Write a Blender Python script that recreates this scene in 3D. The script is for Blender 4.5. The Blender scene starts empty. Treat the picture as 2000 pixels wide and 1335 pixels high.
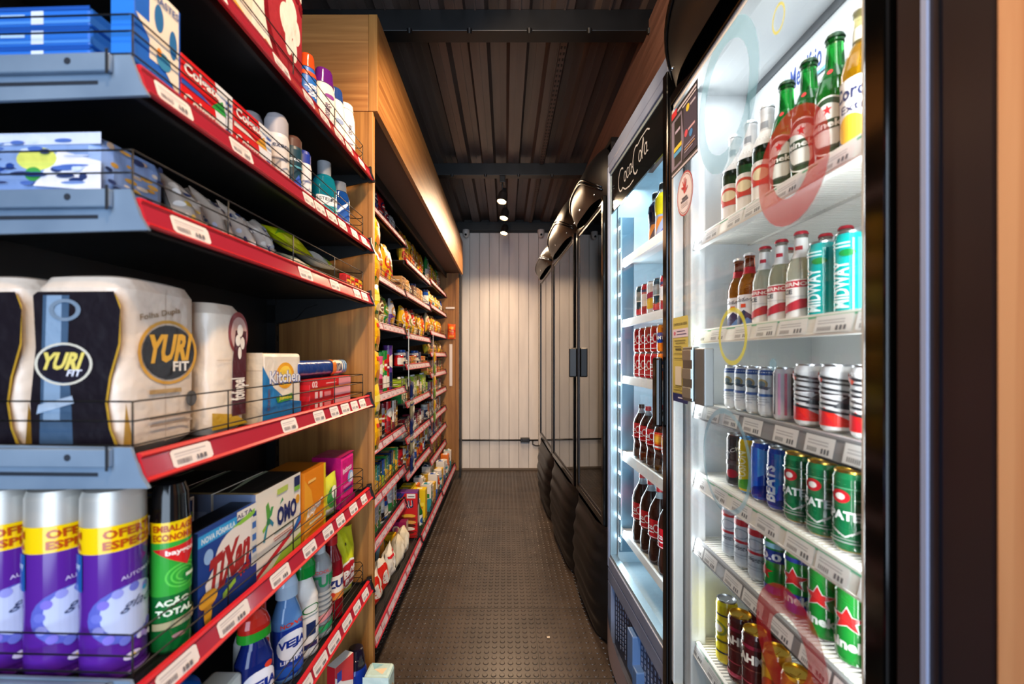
import bpy, bmesh, math, random
from mathutils import Vector, Matrix
rnd = random.Random(7)
PI = math.pi
SC = bpy.context.scene
COL = SC.collection
CZ = 1.25                      # eye height above the floor

# ---------------------------------------------------------------- camera, world, exposure
cam = bpy.data.cameras.new('camera')
cam.sensor_width = 36.0
cam.lens = 850.0 / 2000.0 * 36.0
cam.shift_x = (1000 - 987) / 2000.0
cam.shift_y = (695 - 667.5) / 2000.0
cam.clip_start = 0.02
cam.dof.use_dof = True
cam.dof.focus_distance = 1.75
cam.dof.aperture_fstop = 3.0
camo = bpy.data.objects.new('camera', cam)
COL.objects.link(camo)
camo.location = (0, 0, CZ)
camo.rotation_euler = (PI / 2, 0, 0)
SC.camera = camo
vs = SC.view_settings
SC.display_settings.display_device = 'sRGB'
vs.view_transform = 'Standard'
vs.look = 'None'
vs.gamma = 1.0
vs.use_curve_mapping = False
vs.exposure = 1.2
SC.cycles.use_denoising = True
SC.cycles.max_bounces = 10
SC.cycles.transparent_max_bounces = 16
SC.cycles.sample_clamp_indirect = 6.0
SC.cycles.caustics_reflective = False
SC.cycles.caustics_refractive = False
world = bpy.data.worlds.new('world')
SC.world = world
world.use_nodes = True
world.node_tree.nodes['Background'].inputs[0].default_value = (0.62, 0.76, 1.0, 1)
world.node_tree.nodes['Background'].inputs[1].default_value = 0.9


def area(name, loc, target, sx, sy, power, color, spread=180):
    l = bpy.data.lights.new(name, 'AREA')
    l.shape = 'RECTANGLE'
    l.size = sx
    l.size_y = sy
    l.energy = power
    l.color = color
    l.spread = math.radians(spread)
    o = bpy.data.objects.new(name, l)
    COL.objects.link(o)
    o.location = loc
    d = Vector(target) - Vector(loc)
    o.rotation_euler = d.to_track_quat('-Z', 'Y').to_euler()
    return o


# daylight coming in through the open shop entrance behind the camera
area('entrance_daylight', (0.0, -1.75, 1.25), (0, 2, 1.1), 2.1, 2.3, 34, (0.66, 0.82, 1.0))


def spot(loc, target, power, size=70, color=(1.0, 0.70, 0.44), r=0.035, blend=0.6):
    l = bpy.data.lights.new('track_or_fill_spot', 'SPOT')
    l.energy = power
    l.color = color
    l.spot_size = math.radians(size)
    l.spot_blend = blend
    l.shadow_soft_size = r
    o = bpy.data.objects.new('track_or_fill_spot', l)
    COL.objects.link(o)
    o.location = loc
    d = Vector(target) - Vector(loc)
    o.rotation_euler = d.to_track_quat('-Z', 'Y').to_euler()
    return o


# ---------------------------------------------------------------- materials
_m = {}


def lin(h):
    h = h.lstrip('#')
    c = [int(h[i:i + 2], 16) / 255 for i in (0, 2, 4)]
    return tuple(x / 12.92 if x <= .04045 else ((x + .055) / 1.055) ** 2.4 for x in c) + (1,)


def mat(hexc, kind='p'):
    """p plastic, m matte paper, g glossy, met metal, gl clear coloured body, film wrinkled film, em emitter"""
    k = (hexc, kind)
    if k in _m:
        return _m[k]
    m = bpy.data.materials.new('%s_%s' % (kind, hexc.lstrip('#')))
    m.use_nodes = True
    nt = m.node_tree
    b = nt.nodes['Principled BSDF']
    b.inputs['Base Color'].default_value = lin(hexc)
    R = {'p': .38, 'm': .65, 'g': .12, 'met': .28, 'gl': .06, 'cl': .12, 'film': .3, 'em': .5, 'pm': .42}[kind]
    b.inputs['Roughness'].default_value = R
    if kind == 'met':
        b.inputs['Metallic'].default_value = 1.0
    if kind == 'pm':
        b.inputs['Metallic'].default_value = .55
    if kind == 'gl':
        b.inputs['Transmission Weight'].default_value = .88
        b.inputs['IOR'].default_value = 1.33
    if kind == 'cl':
        b.inputs['Transmission Weight'].default_value = .5
        b.inputs['IOR'].default_value = 1.3
    if kind == 'film':
        tc = nt.nodes.new('ShaderNodeTexCoord')
        n = nt.nodes.new('ShaderNodeTexNoise')
        n.inputs['Scale'].default_value = 38
        n.inputs['Detail'].default_value = 2
        bp = nt.nodes.new('ShaderNodeBump')
        bp.inputs['Strength'].default_value = .55
        bp.inputs['Distance'].default_value = .006
        nt.links.new(tc.outputs['Object'], n.inputs['Vector'])
        nt.links.new(n.outputs['Fac'], bp.inputs['Height'])
        nt.links.new(bp.outputs['Normal'], b.inputs['Normal'])
    if kind == 'em':
        b.inputs['Emission Color'].default_value = lin(hexc)
        b.inputs['Emission Strength'].default_value = 9.0
    _m[k] = m
    return m


def noise_mat(name, c1, c2, scale=(1, 1, 1), ns=5, rough=.5, bump=0.0, metallic=0.0, detail=4, dist=0.0, ramp=(.35, .65)):
    m = bpy.data.materials.new(name)
    m.use_nodes = True
    nt = m.node_tree
    b = nt.nodes['Principled BSDF']
    b.inputs['Roughness'].default_value = rough
    b.inputs['Metallic'].default_value = metallic
    tc = nt.nodes.new('ShaderNodeTexCoord')
    mp = nt.nodes.new('ShaderNodeMapping')
    mp.inputs['Scale'].default_value = scale
    n = nt.nodes.new('ShaderNodeTexNoise')
    n.inputs['Scale'].default_value = ns
    n.inputs['Detail'].default_value = detail
    n.inputs['Distortion'].default_value = dist
    r = nt.nodes.new('ShaderNodeValToRGB')
    r.color_ramp.elements[0].position = ramp[0]
    r.color_ramp.elements[1].position = ramp[1]
    r.color_ramp.elements[0].color = lin(c1)
    r.color_ramp.elements[1].color = lin(c2)
    L = nt.links
    L.new(tc.outputs['Object'], mp.inputs['Vector'])
    L.new(mp.outputs['Vector'], n.inputs['Vector'])
    L.new(n.outputs['Fac'], r.inputs['Fac'])
    L.new(r.outputs['Color'], b.inputs['Base Color'])
    if bump:
        bp = nt.nodes.new('ShaderNodeBump')
        bp.inputs['Strength'].default_value = bump
        bp.inputs['Distance'].default_value = .002
        L.new(n.outputs['Fac'], bp.inputs['Height'])
        L.new(bp.outputs['Normal'], b.inputs['Normal'])
    return m


WOODV = noise_mat('oak_veneer_upright', '#7d4f1e', '#a9763a', (26, 26, 1.1), 1.6, .5, .12, dist=.6, ramp=(.3, .7))
WOODY = noise_mat('oak_veneer_along', '#7d4f24', '#a8763f', (26, 1.1, 26), 1.6, .5, .12, dist=.6, ramp=(.3, .7))
WOODX = noise_mat('oak_veneer_across', '#8a5626', '#b27c42', (1.1, 26, 26), 1.6, .5, .12, dist=.6, ramp=(.3, .7))
WOODR = noise_mat('walnut_veneer_along', '#573c31', '#78574a', (26, 1.1, 26), 1.6, .5, .12, dist=.6, ramp=(.3, .7))
RUBBER = noise_mat('studded_rubber', '#362d27', '#463b33', (1, 1, 1), 6, .30, .15)
CEIL = noise_mat('painted_steel_roof', '#4b403b', '#5c504b', (6, .4, 6), 3, .38, 0, .2)
BLACK = noise_mat('black_painted_steel', '#060606', '#0d0d0e', (3, 3, 3), 4, .45)
WHITEWALL = noise_mat('white_planks', '#d9d3ce', '#e8e2dc', (3, 3, .5), 3, .55, .1)
BLACKG = mat('#050505', 'g')
DARKP = mat('#0e0e10', 'p')
LINER = noise_mat('white_liner', '#d0d5d8', '#dde1e3', (1, 1, 1), 3, .4)
BLUEGREY = noise_mat('steel_with_daylight_tint', '#6f86a0', '#8aa0b8', (1, 1, 1), 5, .38, 0, .3)  # blue cast of the entrance daylight put into the steel colour
RAILRED = mat('#c0131f', 'p')
RAILRED2 = mat('#a52a3c', 'g')
PINKR = mat('#a8606e', 'p')
PTAG = mat('#cdbac6', 'm')
ROSE = mat('#a8283a', 'p')
TAG = mat('#e6dfdc', 'm')
INK = mat('#777379', 'm')


def glass_pane(name, tint=(1, 1, 1), refl=1.0, ior=1.5):
    m = bpy.data.materials.new(name)
    m.use_nodes = True
    nt = m.node_tree
    nt.nodes.remove(nt.nodes['Principled BSDF'])
    out = nt.nodes['Material Output']
    t = nt.nodes.new('ShaderNodeBsdfTransparent')
    t.inputs[0].default_value = tint + (1,)
    g = nt.nodes.new('ShaderNodeBsdfGlossy')
    g.inputs['Roughness'].default_value = .01
    f = nt.nodes.new('ShaderNodeFresnel')
    f.inputs['IOR'].default_value = ior
    mu = nt.nodes.new('ShaderNodeMath')
    mu.operation = 'MULTIPLY'
    mu.inputs[1].default_value = refl
    mu.use_clamp = True
    mx = nt.nodes.new('ShaderNodeMixShader')
    L = nt.links
    L.new(f.outputs[0], mu.inputs[0])
    L.new(mu.outputs[0], mx.inputs[0])
    L.new(t.outputs[0], mx.inputs[1])
    L.new(g.outputs[0], mx.inputs[2])
    L.new(mx.outputs[0], out.inputs[0])
    return m


def tint_mat(name, c, alpha):
    m = bpy.data.materials.new(name)
    m.use_nodes = True
    b = m.node_tree.nodes['Principled BSDF']
    b.inputs['Base Color'].default_value = lin(c)
    b.inputs['Alpha'].default_value = alpha
    b.inputs['Roughness'].default_value = .3
    return m


GLASS = glass_pane('door_glass', (.96, .985, .98), .55)
GLASSD = glass_pane('door_glass_tinted', (.30, .31, .32), 1.5, 1.75)

# ---------------------------------------------------------------- mesh building


class MB:
    def __init__(s):
        s.v = []
        s.f = []
        s.fm = []
        s.fs = []
        s.mats = []

    def mi(s, m):
        if m not in s.mats:
            s.mats.append(m)
        return s.mats.index(m)

    def add(s, vs, fs, m, smooth=False, M=None):
        o = len(s.v)
        if M is not None:
            vs = [M @ Vector(p) for p in vs]
        s.v.extend([tuple(p) for p in vs])
        k = s.mi(m)
        for f in fs:
            s.f.append(tuple(i + o for i in f))
            s.fm.append(k)
            s.fs.append(smooth)
        return s

    def box(s, x0, x1, y0, y1, z0, z1, m, M=None):
        v = [(x, y, z) for z in (z0, z1) for y in (y0, y1) for x in (x0, x1)]
        f = [(0, 2, 3, 1), (4, 5, 7, 6), (0, 1, 5, 4), (2, 6, 7, 3), (0, 4, 6, 2), (1, 3, 7, 5)]
        return s.add(v, f, m, False, M)

    def cbox(s, x0, x1, y0, y1, z0, z1, m, b=.003, M=None):
        """box with bevelled edges"""
        bm = bmesh.new()
        bmesh.ops.create_cube(bm, size=1)
        for v in bm.verts:
            v.co = Vector(((x0 + x1) / 2 + v.co.x * (x1 - x0), (y0 + y1) / 2 + v.co.y * (y1 - y0), (z0 + z1) / 2 + v.co.z * (z1 - z0)))
        bmesh.ops.bevel(bm, geom=bm.edges[:], offset=b, segments=2, affect='EDGES', profile=.5)
        return s.bm(bm, m, M=M)

    def bm(s, bm, m, smooth=False, M=None):
        bm.verts.ensure_lookup_table()
        bm.verts.index_update()
        s.add([v.co[:] for v in bm.verts], [[v.index for v in f.verts] for f in bm.faces], m, smooth, M)
        bm.free()
        return s

    def prism(s, pts, a, b, axis, m, smooth=False, M=None):
        """polygon pts extruded from a to b along axis; pts are the other two coordinates in order"""
        def p(q, t):
            return {'x': (t, q[0], q[1]), 'y': (q[0], t, q[1]), 'z': (q[0], q[1], t)}[axis]
        n = len(pts)
        v = [p(q, a) for q in pts] + [p(q, b) for q in pts]
        s.add(v, [(i, (i + 1) % n, n + (i + 1) % n, n + i) for i in range(n)], m, smooth, M)
        s.add([p(q, a) for q in pts], [tuple(range(n))[::-1]], m, False, M)
        s.add([p(q, b) for q in pts], [tuple(range(n))], m, False, M)
        return s

    def tube(s, pts, r, m, n=6, M=None):
        P = [Vector(p) for p in pts]
        rings = []
        for i, p in enumerate(P):
            d = (P[min(i + 1, len(P) - 1)] - P[max(i - 1, 0)]).normalized()
            up = Vector((0, 0, 1)) if abs(d.z) < .9 else Vector((1, 0, 0))
            a = d.cross(up).normalized()
            b = d.cross(a)
            rings.append([p + a * r * math.cos(2 * PI * k / n) + b * r * math.sin(2 * PI * k / n) for k in range(n)])
        v = [q for r_ in rings for q in r_]
        f = []
        for i in range(len(P) - 1):
            for k in range(n):
                f.append((i * n + k, i * n + (k + 1) % n, (i + 1) * n + (k + 1) % n, (i + 1) * n + k))
        f.append(tuple(range(n))[::-1])
        f.append(tuple((len(P) - 1) * n + k for k in range(n)))
        return s.add(v, f, m, True, M)

    def loft(s, secs, mats, n=24, cx=0, cy=0, M=None, caps=True, smooth=True):
        """secs: (z, rx, ry[, exponent]); mats: one material or one per band"""
        def ring(q):
            z, rx, ry = q[:3]
            e = q[3] if len(q) > 3 else 2
            out = []
            for k in range(n):
                a = 2 * PI * (k + .5) / n
                c, si = math.cos(a), math.sin(a)
                out.append((cx + math.copysign(abs(c) ** (2 / e), c) * rx, cy + math.copysign(abs(si) ** (2 / e), si) * ry, z))
            return out
        R = [ring(q) for q in secs]
        for i in range(len(R) - 1):
            m = mats[i] if isinstance(mats, (list, tuple)) else mats
            s.add(R[i] + R[i + 1], [(k, (k + 1) % n, n + (k + 1) % n, n + k) for k in range(n)], m, smooth, M)
        if caps:
            m0 = mats[0] if isinstance(mats, (list, tuple)) else mats
            m1 = mats[-1] if isinstance(mats, (list, tuple)) else mats
            s.add(R[0], [tuple(range(n))[::-1]], m0, False, M)
            s.add(R[-1], [tuple(range(n))], m1, False, M)
        return s

    def surf(s, fn, nu, nv, m, smooth=True, M=None):
        v = [fn(i / nu, j / nv) for j in range(nv + 1) for i in range(nu + 1)]
        w = nu + 1
        f = [(j * w + i, j * w + i + 1, (j + 1) * w + i + 1, (j + 1) * w + i) for j in range(nv) for i in range(nu)]
        return s.add(v, f, m, smooth, M)

    def build(s, name):
        me = bpy.data.meshes.new(name)
        me.from_pydata(s.v, [], s.f)
        for m in s.mats:
            me.materials.append(m)
        me.polygons.foreach_set('material_index', s.fm)
        me.polygons.foreach_set('use_smooth', s.fs)
        me.update()
        return me


# ---- printed artwork -------------------------------------------------------
_txt = {}


def text2d(t, bold):
    k = (t, bold)
    if k in _txt:
        return _txt[k]
    cu = bpy.data.curves.new('lettering', 'FONT')
    cu.body = t
    cu.size = 1
    cu.resolution_u = 2
    cu.offset = bold
    o = bpy.data.objects.new('lettering', cu)
    COL.objects.link(o)
    dg = bpy.context.evaluated_depsgraph_get()
    me = bpy.data.meshes.new_from_object(o.evaluated_get(dg))
    vs = [v.co.copy() for v in me.vertices]
    fs = [tuple(p.vertices) for p in me.polygons]
    bpy.data.objects.remove(o)
    bpy.data.curves.remove(cu)
    bpy.data.meshes.remove(me)
    x0 = min(v.x for v in vs)
    x1 = max(v.x for v in vs)
    y0 = min(v.y for v in vs)
    y1 = max(v.y for v in vs)
    out = ([((v.x - x0) / (x1 - x0) - .5, (v.y - y0) / (y1 - y0) - .5) for v in vs], fs, (x1 - x0) / (y1 - y0))
    _txt[k] = out
    return out


def shapes(op):
    """one artwork operation -> (2d verts, faces, colour) in the 0..1 frame of its face"""
    k = op[0]
    if k == 'r':
        _, a, b, c, d, col = op
        return [(a, b), (c, b), (c, d), (a, d)], [(0, 1, 2, 3)], col
    if k == 'e':
        _, cu, cv, ru, rv, col = op
        n = 22
        return [(cu + ru * math.cos(2 * PI * i / n), cv + rv * math.sin(2 * PI * i / n)) for i in range(n)], [tuple(range(n))], col
    if k == 'ring':
        _, cu, cv, ru, rv, q, col = op
        n = 28
        v = [(cu + ru * e * math.cos(2 * PI * i / n), cv + rv * e * math.sin(2 * PI * i / n)) for e in (1, q) for i in range(n)]
        return v, [(i, (i + 1) % n, n + (i + 1) % n, n + i) for i in range(n)], col
    if k == 'p':
        return list(op[1]), [tuple(range(len(op[1])))], op[2]
    if k == 'star':
        _, cu, cv, ru, rv, col = op
        v = []
        for i in range(10):
            q = 1 if i % 2 == 0 else .42
            v.append((cu + ru * q * math.sin(2 * PI * i / 10), cv + rv * q * math.cos(2 * PI * i / 10)))
        return [(cu, cv)] + v, [(0, i + 1, (i + 1) % 10 + 1) for i in range(10)], col
    if k == 't':
        # 't', string, cu, cv, width, height, colour, {rot (degrees), bold, shear}
        _, t, cu, cv, w, h, col = op[:7]
        o = op[7] if len(op) > 7 else {}
        vs, fs, asp = text2d(t, o.get('bold', .022))
        r = math.radians(o.get('rot', 0))
        asp_face = o.get('asp', 1.0)      # face width / face height in metres
        sh = o.get('shear', 0)
        out = []
        for x, y in vs:
            X = (x + sh * y) * w * asp_face
            Y = y * h
            X, Y = X * math.cos(r) - Y * math.sin(r), X * math.sin(r) + Y * math.cos(r)
            out.append((cu + X / asp_face, cv + Y))
        return out, fs, col
    raise ValueError(k)


def art(mb, ops, mapf, cut=None, step=.0003, kind='p', clip=True):
    """lay artwork on a surface; mapf(u, v, offset) -> point. cut=(nu,nv) bisects so it can bend."""
    step = min(step, .0020 / max(1, len(ops)))
    for i, op in enumerate(ops):
        v, f, col = shapes(op)
        kd = kind
        if isinstance(col, tuple):
            col, kd = col
        bm = bmesh.new()
        bv = [bm.verts.new((a, b, 0)) for a, b in v]
        for q in f:
            try:
                bm.faces.new([bv[j] for j in q])
            except ValueError:
                pass
        if clip:
            for co, no in (((0, 0, 0), (-1, 0, 0)), ((1, 0, 0), (1, 0, 0)), ((0, 0, 0), (0, -1, 0)), ((0, 1, 0), (0, 1, 0))):
                bmesh.ops.bisect_plane(bm, geom=bm.verts[:] + bm.edges[:] + bm.faces[:], plane_co=co, plane_no=no, clear_outer=True)
        if cut:
            us = [p.co.x for p in bm.verts]
            ws = [p.co.y for p in bm.verts]
            if us:
                for n, lo, hi, ax in ((cut[0], min(us), max(us), 0), (cut[1], min(ws), max(ws), 1)):
                    if n:
                        for j in range(int(math.floor(lo * n)), int(math.ceil(hi * n)) + 1):
                            t = j / n
                            if lo + 1e-4 < t < hi - 1e-4:
                                co = [0, 0, 0]
                                no = [0, 0, 0]
                                co[ax] = t
                                no[ax] = 1
                                bmesh.ops.bisect_plane(bm, geom=bm.verts[:] + bm.edges[:] + bm.faces[:], plane_co=co, plane_no=no)
        bm.verts.index_update()
        if len(bm.faces):
            off = step * (i + 1)
            mb.add([mapf(p.co.x, p.co.y, off) for p in bm.verts], [[q.index for q in fc.verts] for fc in bm.faces],
                   col if isinstance(col, bpy.types.Material) else mat(col, kd), False)
        bm.free()


def face_map(O, U, V):
    O, U, V = Vector(O), Vector(U), Vector(V)
    N = U.cross(V).normalized()
    return lambda u, v, o: O + U * u + V * v + N * o


def loft_map(secs, z0, z1, span=PI, cx=0, cy=0):
    """artwork wrapped round a loft: u 0..1 covers `span` radians centred on local -Y"""
    def f(u, v, o):
        z = z0 + (z1 - z0) * v
        i = 0
        while i < len(secs) - 2 and secs[i + 1][0] < z:
            i += 1
        a, b = secs[i], secs[i + 1]
        t = 0 if b[0] == a[0] else max(0, min(1, (z - a[0]) / (b[0] - a[0])))
        rx, ry = a[1] + (b[1] - a[1]) * t, a[2] + (b[2] - a[2]) * t
        e = a[3] if len(a) > 3 else 2
        an = (u - .5) * span
        c, s_ = math.cos(an), math.sin(an)
        o2 = o + .0004
        return (cx + math.copysign(abs(s_) ** (2 / e), s_) * (rx + o2), cy - math.copysign(abs(c) ** (2 / e), c) * (ry + o2), z)
    return f


# ---- objects ---------------------------------------------------------------
def link(me, name, parent=None):
    o = bpy.data.objects.new(name, me)
    COL.objects.link(o)
    if parent:
        o.parent = parent
    return o


def tagit(o, label, cat, group=None):
    o['label'] = label
    o['category'] = cat
    if group:
        o['group'] = group
    return o


def struct(name, mb, parent=None):
    o = link(mb.build(name), name, parent)
    if not parent:
        o['kind'] = 'structure'
    return o


def thing(name, label, cat, loc=(0, 0, 0), rz=0, group=None):
    o = bpy.data.objects.new(name, None)
    o.empty_display_size = .05
    COL.objects.link(o)
    o.location = loc
    o.rotation_euler = (0, 0, rz)
    return tagit(o, label, cat, group)


def part(name, mb, parent, label=None):
    o = link(mb.build(name) if isinstance(mb, MB) else mb, name, parent)
    if label:
        o['label'] = label
    return o


def place(proto, loc, rz, label, cat, group=None, rx=0, ry=0, sc=None):
    """proto = (name, [(part name, mesh, [(sub-part name, mesh)])]) ; one part -> the thing is the mesh itself"""
    name, parts = proto
    if len(parts) == 1:
        r = bpy.data.objects.new(name, parts[0][1])
        COL.objects.link(r)
        kids = []
    else:
        r = bpy.data.objects.new(name, None)
        r.empty_display_size = .03
        COL.objects.link(r)
        kids = parts
    r.location = loc
    r.rotation_euler = (rx, ry, rz)
    if sc:
        r.scale = sc
    tagit(r, label, cat, group)
    for k in kids:
        c = link(k[1], k[0], r)
        for g in (k[2] if len(k) > 2 else []):
            link(g[1], g[0], c)
    return r

# ================================================================ the room
def floor():
    mb = MB()
    mb.box(-1.2, 1.35, -2.3, 4.79, -.02, 0, RUBBER)
    p = .0335
    prof = [(.0112, 0), (.0105, .0016), (.0088, .0024), (0.0, .0024)]
    n = 12
    nx = int(1.45 / p)
    ny = int(3.55 / p)
    for j in range(ny):
        for i in range(nx):
            x = -.80 + (i + .5) * p
            y = 1.22 + (j + .5) * p
            v = []
            for r, z in prof[:3]:
                v += [(x + r * math.cos(2 * PI * k / n), y + r * math.sin(2 * PI * k / n), z) for k in range(n)]
            f = []
            for q in range(2):
                f += [(q * n + k, q * n + (k + 1) % n, (q + 1) * n + (k + 1) % n, (q + 1) * n + k) for k in range(n)]
            f.append(tuple(2 * n + k for k in range(n)))
            mb.add(v, f, RUBBER, False)
    seam = mat('#120e0b', 'm')
    for k in range(9):
        y = 1.22 + 14 * p * k
        mb.box(-.8, .65, y - .0012, y + .0012, 0, .0004, seam)
    for k in range(4):
        x = -.80 + 14 * p * k
        mb.box(x - .0012, x + .0012, 1.22, 4.77, 0, .0004, seam)
    struct('floor', mb)


floor()


def ceiling():
    mb = MB()
    hi, lo = 2.745, 2.70
    per = .094 * 2
    pts = []
    x = -1.2
    while x < 1.35:
        pts += [(x, hi), (x + .078, hi), (x + .094, lo), (x + .172, lo)]
        # shallow swage in the middle of each flat
        x += per
    for a, b in zip(pts[:-1], pts[1:]):
        mb.add([(a[0], -2.3, a[1]), (b[0], -2.3, b[1]), (b[0], 4.79, b[1]), (a[0], 4.79, a[1])], [(0, 1, 2, 3)], CEIL)
    x = -1.2
    while x < 1.35:
        for c, z in ((x + .039, hi), (x + .133, lo)):
            mb.box(c - .004, c + .004, -2.3, 4.79, z - .005, z, CEIL)
        x += per
    mb.box(-1.2, 1.35, -2.3, 4.79, hi + .001, hi + .04, BLACK)
    struct('ceiling', mb)
    for i, (y0, y1) in enumerate(((.36, .43), (1.82, 1.89), (3.27, 3.34), (4.70, 4.77))):
        m = MB()
        m.cbox(-1.15, 1.3, y0, y1, 2.61, 2.70, BLACK, .002)
        if i < 3:
            for k in range(8):
                xx = -.9 + k * .25
                m.loft([(2.592, .008, .008), (2.612, .012, .012)], BLACK, 8, xx, y0 - .004)
        struct('beam_%d' % (i + 1), m)


ceiling()


def end_wall():
    mb = MB()
    mb.box(-1.2, 1.35, 4.795, 4.85, 0, 2.75, mat('#3b3735', 'm'))
    w = .108
    x = -.93
    while x < 1.0:
        mb.cbox(x, x + w - .003, 4.783, 4.797, .005, 2.615, WHITEWALL, .0025)
        x += w
    struct('wall_far', mb)
    b = MB()
    b.cbox(-.9, 1.0, 4.772, 4.784, .0, .022, mat('#6c5f52', 'm'), .002)
    struct('baseboard_far', b)
    b = MB()
    b.box(-1.2, 1.35, 4.755, 4.79, 2.60, 2.70, BLACK)
    struct('trim_4', b)
    a = MB()
    a.box(-1.24, -1.2, -2.3, 4.85, 0, 2.78, mat('#141312', 'm'))
    struct('wall_left', a)
    a = MB()
    a.box(1.35, 1.39, -2.3, 4.85, 0, 2.78, mat('#141312', 'm'))
    struct('wall_right', a)


end_wall()


def joinery():
    # upright oak end panel between the two shelving runs
    m = MB()
    m.box(-1.2, -.462, 1.462, 1.482, .04, 2.07, WOODV)
    m.cbox(-.4615, -.4445, 1.461, 1.483, .04, 2.07, WOODV, .0015)
    struct('trim_1', m)
    # oak fascia: front board, long side face, dark soffit
    m = MB()
    m.cbox(-1.19, -.4605, 1.462, 1.480, 2.072, 2.397, WOODX, .0015)
    m.cbox(-.4600, -.4300, 1.4615, 1.4795, 2.072, 2.397, WOODV, .0015)
    m.box(-.448, -.43, 1.48, 4.40, 2.072, 2.397, WOODY)
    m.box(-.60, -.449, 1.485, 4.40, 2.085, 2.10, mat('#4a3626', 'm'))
    m.box(-1.19, -.58, 1.485, 4.40, 2.10, 2.11, BLACK)
    m.box(-.603, -.59, 1.485, 4.40, 2.04, 2.11, BLACK)
    m.box(-1.19, -.45, 1.485, 4.40, 2.38, 2.396, BLACK)
    struct('trim_2', m)
    # oak panel closing the far end of the run
    m = MB()
    m.box(-1.19, -.50, 4.39, 4.405, .10, 2.10, WOODV)
    m.cbox(-.500, -.470, 4.38, 4.41, .10, 2.40, WOODV, .001)
    m.box(-.468, -.452, 4.41, 4.55, .02, 2.08, BLACK)
    struct('trim_3', m)
    # walnut cornice above the coolers
    m = MB()
    m.box(.60, .62, -.5, 4.755, 2.02, 2.655, WOODR)
    m.box(.62, 1.34, -.5, 4.755, 2.30, 2.32, BLACK)
    struct('trim_5', m)
    # pale wood jamb and black post right beside the camera
    m = MB()
    m.cbox(.457, .56, .03, .405, .0, 2.6, noise_mat('pale_wood', '#c48a5e', '#dba77a', (26, 26, 1.1), 1.6, .5, .1, dist=.5), .002)
    struct('trim_6', m)
    m = MB()
    m.cbox(.458, .56, .4065, .511, .0, 2.6, noise_mat('dark_brown_post', '#1c1416', '#241a1d', (3, 3, .5), 3, .32), .003)
    m.box(.4545, .458, .4700, .4765, .0, 2.6, mat('#94a2c4', 'p'))
    m.box(.4560, .458, .4570, .4585, .0, 2.6, mat('#3c465a', 'met'))
    struct('trim_7', m)


joinery()


def fittings():
    # cable conduit with junction box on the end wall
    t = thing('cable_conduit', 'dark cable conduit running low across the white plank end wall', 'conduit', (0, 4.765, .33))
    m = MB()
    m.tube([(-.62, 0, 0), (.36, 0, 0)], .009, mat('#1a1614', 'p'), 8)
    part('pipe', m, t)
    m = MB()
    m.cbox(.165, .265, -.022, .018, -.022, .028, mat('#15110f', 'p'), .005)
    m.cbox(.185, .245, -.030, -.022, -.012, .018, mat('#221c19', 'p'), .003)
    part('junction_box', m, t)
    m = MB()
    m.tube([(.30, 0, -.008), (.30, 0, -.045), (.33, 0, -.06), (.42, 0, -.06)], .007, mat('#1a1614', 'p'), 8)
    part('bend', m, t)
    # dome cameras
    for x, lab in ((-.425, 'white dome security camera under the ceiling at the left of the end wall'),
                   (.385, 'white dome security camera under the ceiling at the right of the end wall')):
        t = thing('security_camera', lab, 'camera', (x, 4.70, 2.565), 0, 'dome cameras above the end wall')
        m = MB()
        m.loft([(.045, .036, .036), (.018, .038, .038), (.006, .034, .034)], mat('#cfcac6', 'p'), 20)
        part('base', m, t)
        m = MB()
        m.loft([(.008, .032, .032), (-.01, .031, .031), (-.024, .024, .024), (-.034, .012, .012), (-.037, .003, .003)], mat('#dad6d2', 'p'), 20)
        part('dome', m, t)
        m = MB()
        m.loft([(0, .012, .012), (.012, .012, .012)], BLACKG, 14, M=Matrix.Translation((0, -.024, -.012)) @ Matrix.Rotation(PI / 2, 4, 'X'))
        part('lens', m, t)
    # spotlights on the ceiling track
    pos = [(-.022, 3.32, 2.455, 'nearest of the three in the aisle ceiling'),
           (-.008, 3.78, 2.475, 'between the nearer and the farther spot'),
           (-.008, 4.28, 2.485, 'farthest of the three, close to the end wall')]
    for x, y, z, lab in pos:
        t = thing('track_spotlight', 'black ceiling spotlight with warm bulb, ' + lab, 'light', (x, y, z), 0, 'spotlights over the aisle')
        R = Matrix.Rotation(math.radians(-14), 4, 'X') @ Matrix.Rotation(math.radians(10), 4, 'Y')
        m = MB()
        m.loft([(-.035, .036, .036), (.03, .036, .036), (.05, .028, .028), (.058, .01, .01)], mat('#2a2422', 'p'), 20, M=R, caps=False)
        part('housing', m, t)
        m = MB()
        m.loft([(-.030, .033, .033), (-.026, .005, .005)], mat('#ffd9a0', 'em'), 20, M=R)
        part('bulb', m, t)
        m = MB()
        m.tube([(0, 0, .05), (0, 0, 2.61 - z)], .006, BLACK, 8)
        m.cbox(-.02, .02, -.03, .03, .105 if z > 2.48 else .11, 2.61 - z + .09, BLACK, .003)
        part('stem', m, t)
        spot((x, y - .01, z - .045), (x - .12, y - .35, 1.0), 24, 150)
    # perforated strip under the roof sheet
    t = MB()
    t.box(.255, .285, 1.9, 3.26, 2.688, 2.692, mat('#57483f', 'm'))
    t.box(.255, .285, 3.35, 4.69, 2.688, 2.692, mat('#57483f', 'm'))
    for k in range(66):
        y = 1.94 + k * .0412
        if 3.25 < y < 3.36:
            continue
        for dx in (.262, .278):
            t.box(dx - .004, dx + .004, y, y + .016, 2.6865, 2.688, mat('#0a0807', 'm'))
    tagit(link(t.build('perforated_strip'), 'perforated_strip'), 'long perforated metal strip fixed under the ribbed roof', 'strip')


fittings()
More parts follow.
